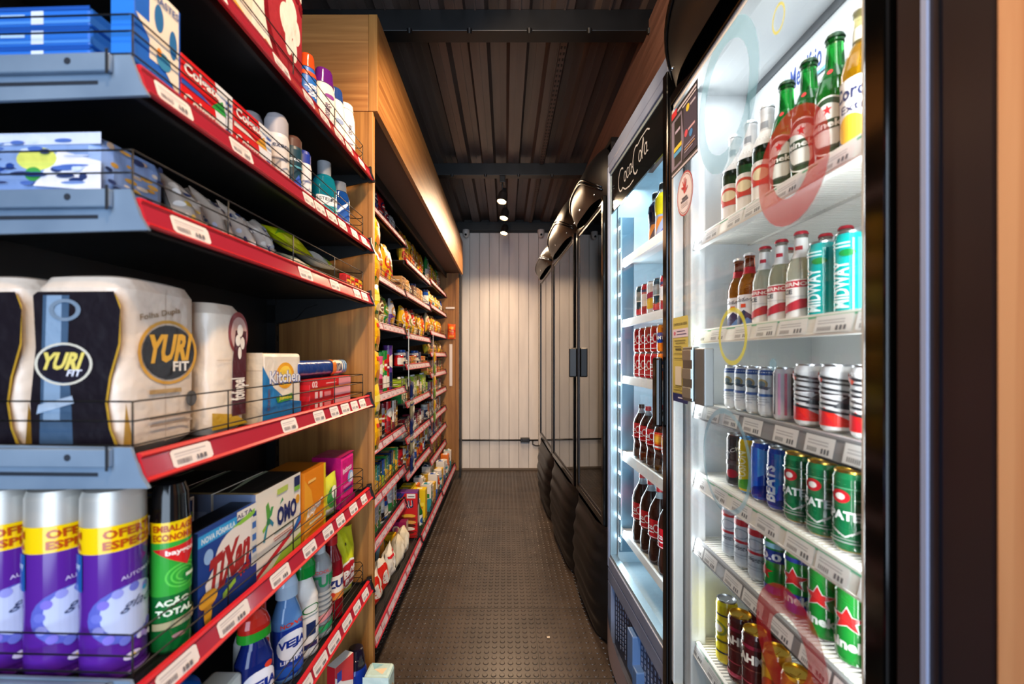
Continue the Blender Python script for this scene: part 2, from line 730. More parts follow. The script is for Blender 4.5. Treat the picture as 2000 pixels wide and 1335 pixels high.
# unseen track lamps above and behind the camera, then added fill spots
for yy, xx in ((.75, .05), (-.1, .0), (-1.0, 0)):
    spot((xx, yy, 2.50), (xx - .42, yy + .35, 1.0), 17, 130)
for yy in (.9, .0):
    spot((.05, yy, 2.50), (.46, yy + .4, 1.2), 9, 110)
spot((.12, 1.22, 2.50), (-.55, 2.7, .8), 36, 90)  # unseen fill spot added to brighten the grocery bays
spot((-.05, 1.22, 2.50), (.0, 2.4, 0), 13, 110)  # unseen fill spot added to brighten the floor ahead
spot((-.1, 1.1, 2.50), (.62, 2.4, 2.0), 14, 90)  # unseen fill spot added to brighten the cornice


# ================================================================ shelving runs
def rail_mesh(L, tags, dense):
    mb = MB()
    pr = [(.0, .0), (-.006, .0), (-.0085, .003), (-.0055, .0065), (-.0045, .031), (-.008, .0345), (-.0065, .038), (.0, .038)]
    pr = [(y - .012 * (1 - z / .038), z) for y, z in pr]
    n = len(pr)
    v = [(x, y, z) for x in (0, L) for y, z in pr]
    for i in range(n):
        j = (i + 1) % n
        inner = i in (3,)
        mb.add([v[i], v[j], v[n + j], v[n + i]], [(0, 3, 2, 1)], (PINKR if dense else RAILRED2) if inner else (ROSE if dense else RAILRED), False)
    mb.add(v[:n], [tuple(range(n))], RAILRED)
    mb.add(v[n:], [tuple(range(n))[::-1]], RAILRED)
    return mb


def tag_map(x0, w):
    # price tags ride in the channel of the rail
    a = (-.0060 - .012 * (1 - .0075 / .038), .0065)
    b = (-.0055 - .012 * (1 - .0305 / .038), .0315)
    return face_map((x0, a[0], a[1]), (w, 0, 0), (0, b[0] - a[0], b[1] - a[1]))


def tag_ops(w):
    r = .06
    ops = [('p', [(r, 0), (1 - r, 0), (1, .12), (1, .88), (1 - r, 1), (r, 1), (0, .88), (0, .12)], TAG),
           ('r', .08, .70, .85, .78, '#b9b2b4'), ('r', .08, .56, .7, .62, '#c4bdbf')]
    x = .1
    while x < .42:
        ww = rnd.choice((.012, .02))
        ops.append(('r', x, .14, x + ww, .42, '#77727a'))
        x += ww + .014
    ops += [('r', .56, .14, .60, .4, '#6a666c'), ('r', .63, .14, .70, .4, '#6a666c'), ('r', .73, .14, .80, .4, '#6a666c')]
    return ops


def gondola(name, label, loc, rz, L, depth, shelves, tags, fence_h, near_bracket=False, dense=False, feet=False, back_z=(.05, 2.1)):
    t = thing(name, label, 'shelving', loc, rz)
    m = MB()
    m.box(-.01, L + .01, depth, depth + .015, back_z[0], back_z[1], BLACK)
    for x in (-.012, L - .012):
        m.box(x, x + .024, depth - .03, depth + .0, back_z[0], back_z[1], mat('#101012', 'p'))
        z = back_z[0] + .05
        while z < back_z[1] - .05:
            m.box(x + .008, x + .016, depth - .0305, depth - .03, z, z + .018, mat('#000000', 'm'))
            z += .05
    part('back_panel', m, t)
    for k, (z, off) in enumerate(shelves):
        y0 = off
        m = MB()
        m.box(.002, L - .002, y0 + .002, depth - .001, z + .018, z + .024, BLACK)
        m.box(.002, L - .002, y0 + .002, y0 + .012, z - .0, z + .018, BLACK)
        part('shelf_board', m, t)
        rm = rail_mesh(L - .004, tags, dense)
        if dense:
            x = .012
            while x < L - .08:
                w = rnd.choice((.07, .08, .09))
                art(rm, [tag_ops(w)[0][:2] + (PTAG,)] + tag_ops(w)[1:3] + [('r', .1, .14, .45, .42, '#a08c98')], tag_map(x, w), None, .00025, 'm')
                x += w + rnd.choice((.003, .004, .02, .006))
        r = part('price_rail', rm, t)
        r.location = (.002, y0, z)
        if not dense:
            for x, w in tags[k]:
                tm = MB()
                art(tm, tag_ops(w), tag_map(x, w), None, .00025, 'm')
                part('price_tag', tm, r)
        # wire fence
        m = MB()
        zt = z + .04
        wires = fence_h[k] if isinstance(fence_h, dict) else fence_h
        for h in wires:
            pts = [(.004, y0 + .006, zt + h), (L - .03, y0 + .006, zt + h), (L - .012, y0 + .02, zt + h), (L - .03, y0 + .09, zt + h)]
            if near_bracket:
                pts = [(.004, y0 + .30, zt + h), (.004, y0 + .012, zt + h)] + pts
            m.tube(pts, .0013 if near_bracket else .0016, BLACK, 5)
        xs = [.004 if near_bracket else .03, L * .22, L * .47, L * .72, L - .03]
        for x in xs:
            m.tube([(x, y0 + .006, zt - .012), (x, y0 + .006, zt + wires[-1])], .0013, BLACK, 5)
        part('wire_fence', m, t)
        # brackets
        m = MB()
        for x in (L - .006,):
            m.prism([(y0 - .016, z - .003), (depth, z - .07), (depth, z + .03), (y0 + .02, z + .03), (y0 - .002, z + .045), (y0 - .012, z + .04)], x, x + .005, 'x', BLACK)
        part('bracket', m, t)
        m = MB()
        m.prism([(depth - .17, z), (depth - .13, z - .012), (depth - .10, z - .045), (depth - .04, z - .06), (depth, z - .06), (depth, z)], L - .012, L - .007, 'x', BLACK)
        part('support_arm', m, t)
        m = MB()
        m.prism([(y0 - .024, z - .004), (y0 - .002, z - .006), (y0 + .004, z + .045), (y0 - .010, z + .048), (y0 - .012, z + .03)], L - .001, L + .007, 'x', DARKP)
        part('end_cap', m, t)
        if near_bracket:
            m = MB()
            m.prism([(y0 - .022, z - .006), (depth, z - .012), (depth, z + .026), (y0 - .006, z + .026), (y0 - .011, z + .012)], -.004, .001, 'x', BLUEGREY)
            m.prism([(y0 - .006, z + .026), (depth, z + .026), (depth, z + .05), (y0 + .002, z + .047)], -.004, .0, 'x', BLUEGREY)
            m.cbox(-.012, -.004, y0 + .024, depth, z + .022, z + .046, BLUEGREY, .002)
            m.box(-.0045, -.0040, y0 + .045, depth, z + .009, z + .014, mat('#18202c', 'm'))
            m.box(-.0125, -.0122, y0 + .0235, y0 + .0275, z + .018, z + .05, mat('#10161e', 'm'))
            hole = [(y0 + .078 + .0045 * math.cos(a * PI / 6), z + .035 + .0045 * math.sin(a * PI / 6)) for a in range(12)]
            m.prism(hole, -.0125, -.0119, 'x', mat('#1c2430', 'm'))
            part('end_bracket', m, t, 'blue-grey steel end bracket')
    if feet:
        m = MB()
        y0 = shelves[-1][1]
        for x in (.0, L - .03):
            m.box(x, x + .028, y0 + .03, y0 + .055, 0, shelves[-1][0], BLACK)
            m.box(x, x + .028, depth - .03, depth, 0, shelves[-1][0], BLACK)
        part('foot_frame', m, t)
    return t


G1RZ = math.radians(88)
G1O = Vector((-.486, .57, 0))
G1L = .872
S1, S2, S3, S4, S5, S6, S7 = [CZ + q for q in (.58, .345, .170, -.166, -.470, -.778, -1.13)]
DT = [.0245]                                     # from rail bottom to the top of the board
G1S = [(S1, 0), (S2, 0), (S3, 0), (S4, 0), (S5, 0), (S6, 0), (S7, -.165)]
tg = [
    [(.10, .06), (.30, .06), (.42, .05), (.50, .055), (.585, .06), (.66, .05), (.76, .05)],
    [(.018, .065), (.17, .06), (.42, .05), (.475, .055), (.54, .06), (.61, .055), (.70, .05), (.78, .05)],
    [(.045, .075), (.40, .06), (.56, .055), (.72, .05), (.785, .05)],
    [(.045, .08), (.33, .06), (.47, .055), (.56, .05), (.63, .055), (.70, .05), (.765, .05)],
    [(.02, .075), (.14, .08), (.29, .07), (.42, .06), (.52, .055), (.60, .05), (.69, .055), (.78, .045)],
    [(.30, .08), (.39, .07), (.47, .07), (.55, .07), (.64, .06), (.72, .05), (.79, .05)],
    [(.1, .07)],
]
fen = {0: (.012, .036, .062), 1: (.014, .044, .066), 2: (.006, .032, .062), 3: (.008, .040, .066), 4: (.012, .034, .062), 5: (.012, .034, .062), 6: (.006, .014)}
gondola('shelving_unit', 'near shelving unit with red price rails and blue-grey end brackets', G1O, G1RZ, G1L, .335, G1S, tg, fen,
        near_bracket=True, back_z=(.05, 2.75))


def g1(s, t, z=0):
    """along the near unit, back from its rail, height -> world"""
    d = Vector((math.cos(G1RZ), math.sin(G1RZ), 0))
    n = Vector((-math.sin(G1RZ), math.cos(G1RZ), 0))
    p = G1O + d * s + n * t
    return (p.x, p.y, z)


BAYS = [
    (1.66, .93, [.665, .365, .14, -.2, -.43, -.67, -.87], 'nearest grocery bay'),
    (2.62, .83, [.57, .37, .12, -.07, -.3, -.52, -.74], 'middle grocery bay'),
    (3.48, .88, [.60, .40, .185, .01, -.16, -.33, -.52, -.69, -.86], 'farthest grocery bay'),
]
for y0, L, hs, lab in BAYS:
    sh = [(CZ + h - .015, 0) for h in hs] + [(CZ - 1.115, -.095)]
    gondola('shelving_unit', 'black shelving unit with pinkish price rails, the %s past the oak panel' % lab, (-.605, y0, 0), PI / 2, L, .40,
            sh, None, (.012, .036), dense=True, feet=True, back_z=(.1, 2.09))

# ================================================================ coolers
CHROME = mat('#9aa0a6', 'met')
LAV = noise_mat('lavender_plastic', '#6f7f9e', '#8290ad', (2, 2, 2), 3, .35, 0)
EMW = mat('#dff0ff', 'em')


def cooler(name, label, loc, rz, w, H, depth, z_head, z_sill, frame, body, inner, shelves, glass, stile=.03, near_stile=None,
           dome=True, base='bulge', rail_style=None, handle=None, led=None, trim=None, wall=.03, sill_h=.03):
    """local frame: x from the far edge (0) to the near edge (w), y into the cabinet, z up"""
    near_stile = near_stile or stile
    t = thing(name, label, 'cooler', loc, rz)
    # cabinet shell
    m = MB()
    m.box(0, wall * .4, .035, depth + .1, .08, H, body)
    m.box(w - wall * .4, w, .035, depth + .1, .08, H, body)
    m.box(0, w, depth + .06, depth + .1, .08, H, body)
    m.box(0, w, .035, depth + .1, H - .02, H, body)
    m.box(0, w, .035, depth + .1, .08, .11, body)
    part('cabinet', m, t)
    m = MB()
    zi0, zi1 = z_sill - .02, z_head + .02
    m.box(wall * .4, wall, .035, depth, zi0, zi1, inner)
    m.box(w - wall, w - wall * .4, .035, depth, zi0, zi1, inner)
    m.box(wall * .4, w - wall * .4, depth, depth + .02, zi0, zi1, inner)
    m.box(wall * .4, w - wall * .4, .035, depth, zi1, zi1 + .02, inner)
    m.box(wall * .4, w - wall * .4, .035, depth, zi0 - .03, zi0, inner)
    part('liner', m, t)
    # door frame
    m = MB()
    m.cbox(0, stile, -.002, .03, z_sill - sill_h, z_head + .03, frame, .004)
    m.cbox(w - near_stile, w, -.002, .03, z_sill - sill_h, z_head + .03, frame, .004)
    m.cbox(stile, w - near_stile, -.001, .03, z_sill - sill_h, z_sill, frame, .003)
    m.cbox(stile, w - near_stile, -.001, .03, z_head, z_head + .03, frame, .003)
    if trim:
        m.box(stile, stile + .012, .004, .03, z_sill, z_head, trim)
        m.box(w - near_stile - .008, w - near_stile, .004, .03, z_sill, z_head, trim)
        m.box(stile, w - near_stile, .004, .03, z_sill, z_sill + .014, trim)
        m.box(stile, w - near_stile, .004, .03, z_head - .014, z_head, trim)
    d = part('door', m, t)
    m = MB()
    m.add([(stile, .006, z_sill), (w - near_stile, .006, z_sill), (w - near_stile, .006, z_head), (stile, .006, z_head)], [(0, 1, 2, 3)], glass)
    part('glass_pane', m, d)
    if handle:
        hx, h0, h1, hd = handle
        m = MB()
        m.cbox(hx - .011, hx + .011, -hd, -.003, h0, h1, mat('#0b0b0c', 'p'), .006)
        part('handle', m, d)
    # header
    z0, z1 = z_head + .03, H
    if dome:
        hgt = z1 - z0

        def f(u, v):
            e = max(0, 1 - abs(2 * u - 1) ** 5)
            return (u * w, .03 - (.085 * math.sin(PI * min(1, .16 + v * .84)) ** .8 * e + .006 * e), z0 + v * hgt * (.72 + .28 * e))
        m = MB()
        m.surf(f, 28, 18, mat('#08080a', 'p'))
        m.box(0, w, .03, .06, z0, z0 + hgt * .72, BLACK)
        h = part('header', m, t)
        m = MB()
        for q, r in ((.30, .005), (.36, .0035)):
            pts = []
            for k in range(25):
                u = .04 + .92 * k / 24
                vv = q + (1 - abs(2 * u - 1) ** 2.2) * .42 - .22
                p = f(u, max(.02, min(.98, vv)))
                pts.append((p[0], p[1] - .003, p[2]))
            m.tube(pts, r, mat('#30343a', 'met'), 6)
        part('chrome_trim', m, h)
        m = MB()
        for u in (.12, .5, .88):
            p = f(u, .10)
            m.loft([(0, .005, .005), (.003, .004, .004)], CHROME, 10, M=Matrix.Translation((p[0], p[1] - .001, p[2])) @ Matrix.Rotation(PI / 2, 4, 'X'))
        part('bolt', m, h)
    else:
        m = MB()
        m.cbox(0, w, .0, .05, z0, z1, frame, .006)
        part('header', m, t)
    # base
    zb = z_sill - sill_h
    if base == 'bulge':
        def g(u, v):
            e = max(0, 1 - abs(2 * u - 1) ** 6)
            s_ = math.sin(PI * min(1, .12 + v * .80)) ** .7
            rib = .0045 * (1 + math.sin(v * 38 + 2.2 * (2 * u - 1) ** 2))
            return (u * w, .03 - (.062 * s_ + .006) * e - rib * e, .02 + v * (zb - .03))
        m = MB()
        m.surf(g, 24, 60, mat('#0c0b0b', 'p'))
        m.box(0, w, .03, depth, .03, zb, BLACK)
        part('base_panel', m, t)
    else:
        m = MB()
        m.cbox(0, w, .0, .05, zb - .06, zb - .004, LAV, .004)
        m.cbox(0, .05, .0, .05, .05, zb - .06, LAV, .004)
        m.cbox(w - .05, w, .0, .05, .05, zb - .06, LAV, .004)
        m.box(.05, w - .05, .016, .05, .05, zb - .06, mat('#2f3a56', 'p'))
        for j in range(9):
            for i in range(17):
                xx = .075 + i * (w - .15) / 16
                zz = .10 + j * (zb - .20) / 8 + (.012 if i % 2 else 0)
                m.box(xx - .0035, xx + .0035, .0145, .016, zz - .006, zz + .006, mat('#8fa0c4', 'p'))
        m.cbox(.30, .36, -.012, .02, zb - .22, zb - .075, mat('#5d82b8', 'p'), .004)
        m.cbox(.355, .40, -.012, .02, zb - .30, zb - .17, mat('#5d82b8', 'p'), .004)
        part('grille', m, t)

        def g2(u, v):
            e = 1 - abs(2 * u - 1) ** 3
            return (.0 + u * w, -.035 * e, .045 + v * (.075 + .07 * (1 - u) ** 1.5))
        m = MB()
        m.surf(g2, 20, 4, mat('#8d7f86', 'p'))
        m.box(0, w, .0, .05, .03, .06, mat('#53596c', 'p'))
        part('kick_plate', m, t)
    # shelves
    for (z, y0, hgt, kind) in shelves:
        m = MB()
        x0, x1 = wall + .006, w - wall - .006
        if kind == 'rack':
            n = 60
            for k in range(n):
                xx = x0 + (x1 - x0) * (k + .5) / n
                m.box(xx - .0022, xx + .0022, y0 + .004, depth - .01, z - .007, z - .002, mat('#e9e8e2', 'p'))
            m.box(x0, x1, y0 + .15, y0 + .156, z - .011, z - .006, mat('#cfcec8', 'p'))
        else:
            m.box(x0, x1, y0 + .004, depth - .005, z - .008, z - .001, mat('#dfe8ec', 'p'))
        sh = part('shelf_rack', m, t)
        m = MB()
        fc = {'rack': '#e4e8e6', 'white': '#f2f7fa'}[kind]
        if rail_style == 'tags':
            dark = z in DARKRAIL
            m.prism([(y0 - .004, z + .006), (y0 - .012, z - hgt), (y0 + .004, z - hgt), (y0 + .004, z + .006)], x0, x1, 'x', mat('#8d9298', 'p') if dark else mat(fc, 'p'))
            m.box(x0, x1, y0 - .0125, y0 - .0115, z - hgt, z - hgt + .0035, mat('#30363a' if dark else '#ffffff', 'p'))
            fm = face_map((x0, y0 - .0122, z - hgt), (x1 - x0, 0, 0), (0, .008, hgt + .006))
            ops = [('r', 0, .80, 1, .90, '#5fae8d' if not dark else '#6a6f76')]
            x = rnd.uniform(.01, .06)
            while x < .92:
                ww = rnd.uniform(.10, .125)
                ops.append(('r', x, .12, x + ww, .86, '#e3e7ea'))
                for q in (.62, .5):
                    ops.append(('r', x + .01, q, x + ww * .8, q + .05, '#b3b9bf'))
                xx = x + .012
                while xx < x + ww * .45:
                    ops.append(('r', xx, .2, xx + .003, .38, '#6b7178'))
                    xx += .006
                for k in range(3):
                    ops.append(('r', x + ww * (.6 + .1 * k), .2, x + ww * (.66 + .1 * k), .4, '#5d646c'))
                x += ww + rnd.choice((.01, .03, .06))
            art(m, ops, fm, None, .0002, 'm')
        else:
            m.prism([(y0 - .004, z + .004), (y0 - .009, z - hgt), (y0 + .006, z - hgt), (y0 + .004, z + .004)], x0, x1, 'x', mat(fc, 'p'))
        part('shelf_rail', m, sh)
    if led:
        for x, n, y in led:
            m = MB()
            m.box(x - .004, x + .004, y, y + .006, z_sill + .02, z_head - .03, mat('#b9cdda', 'p'))
            for k in range(n):
                zz = z_sill + .05 + (z_head - z_sill - .10) * k / (n - 1)
                m.box(x - .003, x + .003, y - .003, y, zz - .006, zz + .006, EMW)
            part('led_or_mirrored_row', m, t)
    return t


RZ1 = -PI / 2
DARKRAIL = (CZ - .128, CZ - .487)
F1X, F1Y, F1W = .457, 1.215, .695
f1sh = [(CZ + .31, .052, .030, 'rack'), (CZ + .062, .052, .030, 'rack'), (CZ - .128, .052, .034, 'rack'), (CZ - .312, .052, .032, 'rack'),
        (CZ - .487, .052, .030, 'rack'), (CZ - .76, .052, .030, 'rack')]
F1 = cooler('beverage_cooler', 'open-fronted looking glass door cooler full of beer cans and bottles, nearest on the right', (F1X, F1Y, 0), RZ1, F1W,
            2.26, .38, CZ + .69, .34, BLACKG, BLACK, LINER, f1sh, GLASS, .010, .035, True, 'bulge', 'tags', None, None,
            noise_mat('brushed_seal', '#b9bfc2', '#dfe3e4', (1, 1, .2), 3, .3), .026)
F1['label'] = 'tall cooler with beer cans and bottles behind coloured ring decals, nearest on the right'
# white inner pilaster and lamp housing on the far side of the interior
m = MB()
m.cbox(.030, .062, .034, .075, .34, 1.95, LINER, .004)
part('pilaster', m, F1)
m = MB()
m.cbox(.03, .665, .205, .379, CZ + .572, CZ + .708, LINER, .006)
m.box(.03, .665, .200, .205, CZ + .690, CZ + .709, mat('#5d6064', 'p'))
fm = face_map((.03, .2045, CZ + .575), (.60, 0, 0), (0, 0, .12))
nm = [('t', 'Metalfrio', .375, .50, .165, .40, '#2c4a9c', {'asp': 1, 'bold': .012})]
for k in range(6):
    a_ = PI * k / 6
    c_, s_ = math.cos(a_) * .020, math.sin(a_) * .17
    nm.append(('p', [(.262 - c_ - .003, .50 - s_), (.262 - c_ + .003, .50 - s_ + .03), (.262 + c_ + .003, .50 + s_), (.262 + c_ - .003, .50 + s_ - .03)], '#3f9ac0'))
nm.append(('r', .40, .16, .50, .22, '#7cc4e0'))
art(m, nm, fm, None, .0003, 'm')
part('evaporator_cover', m, F1, 'white upper cover with blue maker lettering')


def fpos(F, x, y, z):
    return F.matrix_world @ Vector((x, y, z)) if False else Vector(F.location) + Matrix.Rotation(F.rotation_euler[2], 3, 'Z') @ Vector((x, y, z))


def fridge_light(F, x0, x1, y, z0, z1, power, color, tx):
    """vertical tube light of a cooler (its LED strips), as an area light beside the door jamb"""
    p = fpos(F, x0, y, (z0 + z1) / 2)
    q = fpos(F, tx, .25, (z0 + z1) / 2)
    return area('cooler_led_light', p, q, .03, z1 - z0, power, color, 175)


fridge_light(F1, F1W - .032, 0, .045, .5, 1.93, 2.4, (.97, .99, 1.0), .05)
fridge_light(F1, .066, 0, .045, .5, 1.93, 1.2, (.97, .99, 1.0), .6)
area('cooler_ceiling_light', fpos(F1, .35, .12, CZ + .700), fpos(F1, .35, .2, 0), .55, .05, .4, (.97, .99, 1.0))  # unseen area light under the cooler roof, no lamp body


# decals on the nearest cooler's glass: rings and stickers, thin printed vinyl
def decal(parent, kind, x, z, ops, w, h, matl=None, y=.0045, label=None):
    m = MB()
    art(m, ops, face_map((x - w / 2, y, z - h / 2), (w, 0, 0), (0, 0, h)), None, .0003, 'm')
    return part(kind, m, parent, label)


# ring positions: local x = F1Y - world y
RED = tint_mat('red_vinyl', '#b01c26', .62)
BLU = tint_mat('blue_vinyl', '#7fc0e0', .45)
YEL = tint_mat('yellow_vinyl', '#d9dc3a', .75)
DOOR1 = [o for o in F1.children if o.name.startswith('door')][0]
decal(DOOR1, 'ring_decal', F1Y - .705, CZ + .305, [('ring', .5, .5, .5, .5, .52, RED)], .175, .185, label='translucent red ring decal')
decal(DOOR1, 'ring_decal', F1Y - .71, CZ - .475, [('ring', .5, .5, .5, .5, .52, RED)], .18, .19, label='translucent red ring decal')
decal(DOOR1, 'ring_decal', F1Y - .885, CZ + .040, [('ring', .5, .5, .5, .5, .84, YEL)], .112, .118, label='thin yellow ring decal')
decal(DOOR1, 'ring_decal', F1Y - .915, CZ + .54, [('ring', .5, .5, .5, .5, .74, BLU)], .25, .30, label='pale blue ring decal')
decal(DOOR1, 'ring_decal', F1Y - .735, CZ + .57, [('ring', .5, .5, .5, .5, .8, YEL)], .035, .05, label='small yellow ring decal')
decal(DOOR1, 'ring_decal', F1Y - .915, CZ - .22, [('ring', .5, .5, .5, .5, .9, BLU)], .2, .22, label='faint blue ring decal')
decal(DOOR1, 'dot_decal', F1Y - .75, CZ - .015, [('e', .5, .5, .5, .5, BLU)], .02, .022)
decal(DOOR1, 'ring_decal', F1Y - .86, CZ + .01 - .065, [('ring', .5, .5, .5, .5, .45, RED)], .0, .0) if False else None
decal(DOOR1, 'phone_poster', F1Y - 1.105, CZ + .568, [
    ('r', 0, 0, 1, 1, '#17151f'), ('r', 0, .02, 1, .05, '#b9b6c4'), ('r', .25, .92, .95, .95, '#c9c6d4'),
    ('r', .45, .87, .95, .89, '#c9c6d4'), ('r', 0, .90, .22, 1.0, '#c22732'),
    ('p', [(0, .10), (.42, .10), (.5, .4), (.42, .86), (0, .86)], '#7a7389'), ('r', .12, .14, .40, .82, '#0a090e'),
    ('r', .16, .62, .36, .66, '#b0a8c4'), ('r', .10, .36, .42, .42, '#d9c233'), ('r', .10, .28, .42, .34, '#4a9bd0'),
    ('r', .5, .10, .98, .84, '#3c374d'),
    ('e', .66, .78, .06, .05, '#d9c233'), ('r', .75, .76, .94, .79, '#b5b0c2'),
    ('e', .60, .44, .06, .05, '#c8485a'), ('r', .68, .44, .92, .47, '#c8a6b4'), ('e', .78, .37, .06, .05, '#3d7fc0'),
    ('r', .55, .25, .92, .27, '#8f889f'), ('r', .55, .21, .92, .23, '#b58d6a'), ('r', .55, .17, .85, .19, '#8f889f')],
    .160, .175, y=-.0035, label='dark poster showing a phone with yellow and blue buttons')
hand = [('e', .5, .5, .5, .5, '#a03a48'), ('e', .5, .5, .46, .46, '#d9d3da'), ('e', .5, .5, .44, .44, '#8d6a78'), ('e', .5, .5, .42, .42, '#d3cfda'),
        ('e', .50, .60, .085, .10, '#b3202c'), ('p', [(.43, .64), (.36, .80), (.39, .81), (.48, .66)], '#b3202c'),
        ('p', [(.46, .66), (.45, .86), (.48, .86), (.50, .66)], '#b3202c'), ('p', [(.50, .66), (.53, .86), (.56, .85), (.54, .66)], '#b3202c'),
        ('p', [(.53, .66), (.60, .80), (.63, .78), (.58, .62)], '#b3202c'), ('p', [(.56, .56), (.68, .64), (.70, .61), (.57, .52)], '#b3202c'),
        ('p', [(.42, .60), (.31, .66), (.32, .69), (.44, .66)], '#b3202c'),
        ('r', .34, .40, .66, .43, '#3b3540'), ('r', .28, .34, .72, .37, '#3b3540'), ('r', .28, .27, .72, .285, '#8c8692'), ('r', .30, .23, .70, .245, '#8c8692')]
decal(DOOR1, 'round_sticker', F1Y - 1.098, CZ + .410, hand, .098, .112, y=-.0040, label='round white sticker with a red hand')
decal(DOOR1, 'notice_sticker', F1Y - 1.128, CZ - .009, [
    ('p', [(0, .04), (.04, 0), (.96, 0), (1, .04), (1, .96), (.96, 1), (.04, 1), (0, .96)], '#c9bf63'),
    ('p', [(0, .04), (.04, 0), (.96, 0), (1, .04), (1, .10), (0, .10)], '#1c2a6a'), ('r', .35, .045, .65, .06, '#d6d9ea'),
    ('t', 'CONTROLE DE ACESSO', .5, .915, .88, .03, '#3a3428', {'bold': .02}),
    ('r', 0, .76, 1, .86, '#d9cfe0'), ('e', .14, .81, .07, .025, '#c86a86'), ('r', .28, .825, .82, .835, '#4b3f6a'), ('r', .28, .79, .9, .80, '#4b3f6a'),
    ('r', .12, .72, .85, .728, '#5d5838'), ('r', .2, .69, .82, .698, '#5d5838'), ('r', .12, .65, .6, .658, '#5d5838'), ('r', .2, .615, .6, .63, '#3a3428'),
    ('r', .12, .57, .7, .578, '#5d5838'), ('e', .84, .575, .05, .025, '#2c2820'), ('r', .12, .51, .75, .518, '#5d5838'),
    ('r', .2, .2, .62, .42, '#dcd9c8'),
    ('r', .12, .165, .6, .172, '#5d5838'), ('r', .12, .13, .8, .137, '#5d5838')], .098, .222, y=-.0035, label='yellow notice sticker with a blue foot')
m = MB()
m.cbox(F1Y - 1.070, F1Y - 1.015, -.022, -.003, CZ - .108, CZ + .022, mat('#8f989a', 'met'), .003)
m.cbox(F1Y - 1.012, F1Y - .960, -.018, .004, CZ - .112, CZ + .018, mat('#767c7e', 'pm'), .003)
for q in (.0, .045, .09):
    m.cbox(F1Y - 1.068, F1Y - 1.017, -.0235, -.021, CZ - .10 + q, CZ - .075 + q, mat('#c4d0d0', 'met'), .001)
part('electronic_lock', m, DOOR1)

# cola cooler
F2A = math.radians(-90 + 2.0)
F2w = .63
f2sh = [(CZ + .395, .05, .030, 'white'), (CZ + .145, .05, .026, 'white'), (CZ - .085, .05, .026, 'white'), (CZ - .395, .05, .030, 'white'), (CZ - .72, .05, .02, 'white')]
F2 = cooler('beverage_cooler', 'blue-grey cooler with white script on its black glass header, cola bottles inside', (.436, 1.855, 0), F2A, F2w, CZ + .855, .40, CZ + .77, CZ - .845,
            LAV, LAV, mat('#cfe6f2', 'p'), f2sh, GLASS, .020, .024, False, 'grille', None, None, None, mat('#9fb4bf', 'pm'), .03, .045)
F2['label'] = 'blue-grey cooler with white script on its black header, stocked with cola bottles'
DOOR2 = [o for o in F2.children if o.name.startswith('door')][0]
m = MB()
m.cbox(F2w - .026, F2w + .004, -.006, .03, CZ - 1.10, CZ + .80, BLACKG, .004)
part('black_stile', m, DOOR2)
m = MB()
m.cbox(F2w - .056, F2w - .020, -.026, -.004, CZ - .205, CZ - .003, BLACKG, .008)
part('handle', m, DOOR2)
m = MB()
m.box(.021, F2w - .024, .0065, .012, CZ + .595, CZ + .755, mat('#1e2124', 'g'))
fm = face_map((.02, .0060, CZ + .595), (.58, 0, 0), (0, 0, .16))


def script_cola(col, cu, cv, w, h, b=.035):
    """flowing script: C-o-c-a dash C-o-l-a with tails"""
    ops = []

    def stroke(pts, wd):
        P = [(cu + (x - .5) * w, cv + (y - .5) * h) for x, y in pts]
        for a, b in zip(P[:-1], P[1:]):
            dx, dy = b[0] - a[0], b[1] - a[1]
            l = math.hypot(dx * 3.6, dy) or 1
            nx, ny = -dy / l * wd / 3.6, dx * 3.6 / l * wd
            ops.append(('p', [(a[0] - nx, a[1] - ny), (b[0] - nx, b[1] - ny), (b[0] + nx, b[1] + ny), (a[0] + nx, a[1] + ny)], col))

    def arc(cx, cy, rx, ry, a0, a1, wd, n=16):
        stroke([(cx + rx * math.cos(math.radians(a0 + (a1 - a0) * i / n)), cy + ry * math.sin(math.radians(a0 + (a1 - a0) * i / n))) for i in range(n + 1)], wd)
    arc(.12, .55, .10, .36, 50, 300, b)                                       # C
    stroke([(.17, .24), (.26, .08), (.40, .02), (.52, .06)], b * .8)          # its tail
    arc(.255, .50, .035, .15, 0, 360, b * .8)                                 # o
    arc(.345, .50, .035, .15, 50, 320, b * .8)                                # c
    arc(.425, .50, .033, .15, 0, 360, b * .8)                                 # a
    stroke([(.46, .64), (.455, .38), (.475, .35)], b * .8)
    stroke([(.485, .48), (.515, .48)], b)
    arc(.60, .55, .09, .40, 60, 300, b)                                       # C
    stroke([(.64, .90), (.74, .97), (.90, .98), (.96, .88)], b * .8)          # crossing upper tail
    arc(.715, .50, .035, .15, 0, 360, b * .8)                                 # o
    stroke([(.775, .34), (.765, .55), (.80, .90), (.815, .80), (.775, .50)], b * .8)   # l
    arc(.865, .50, .035, .15, 0, 360, b * .8)                                 # a
    stroke([(.90, .64), (.895, .38), (.93, .36)], b * .8)
    return ops


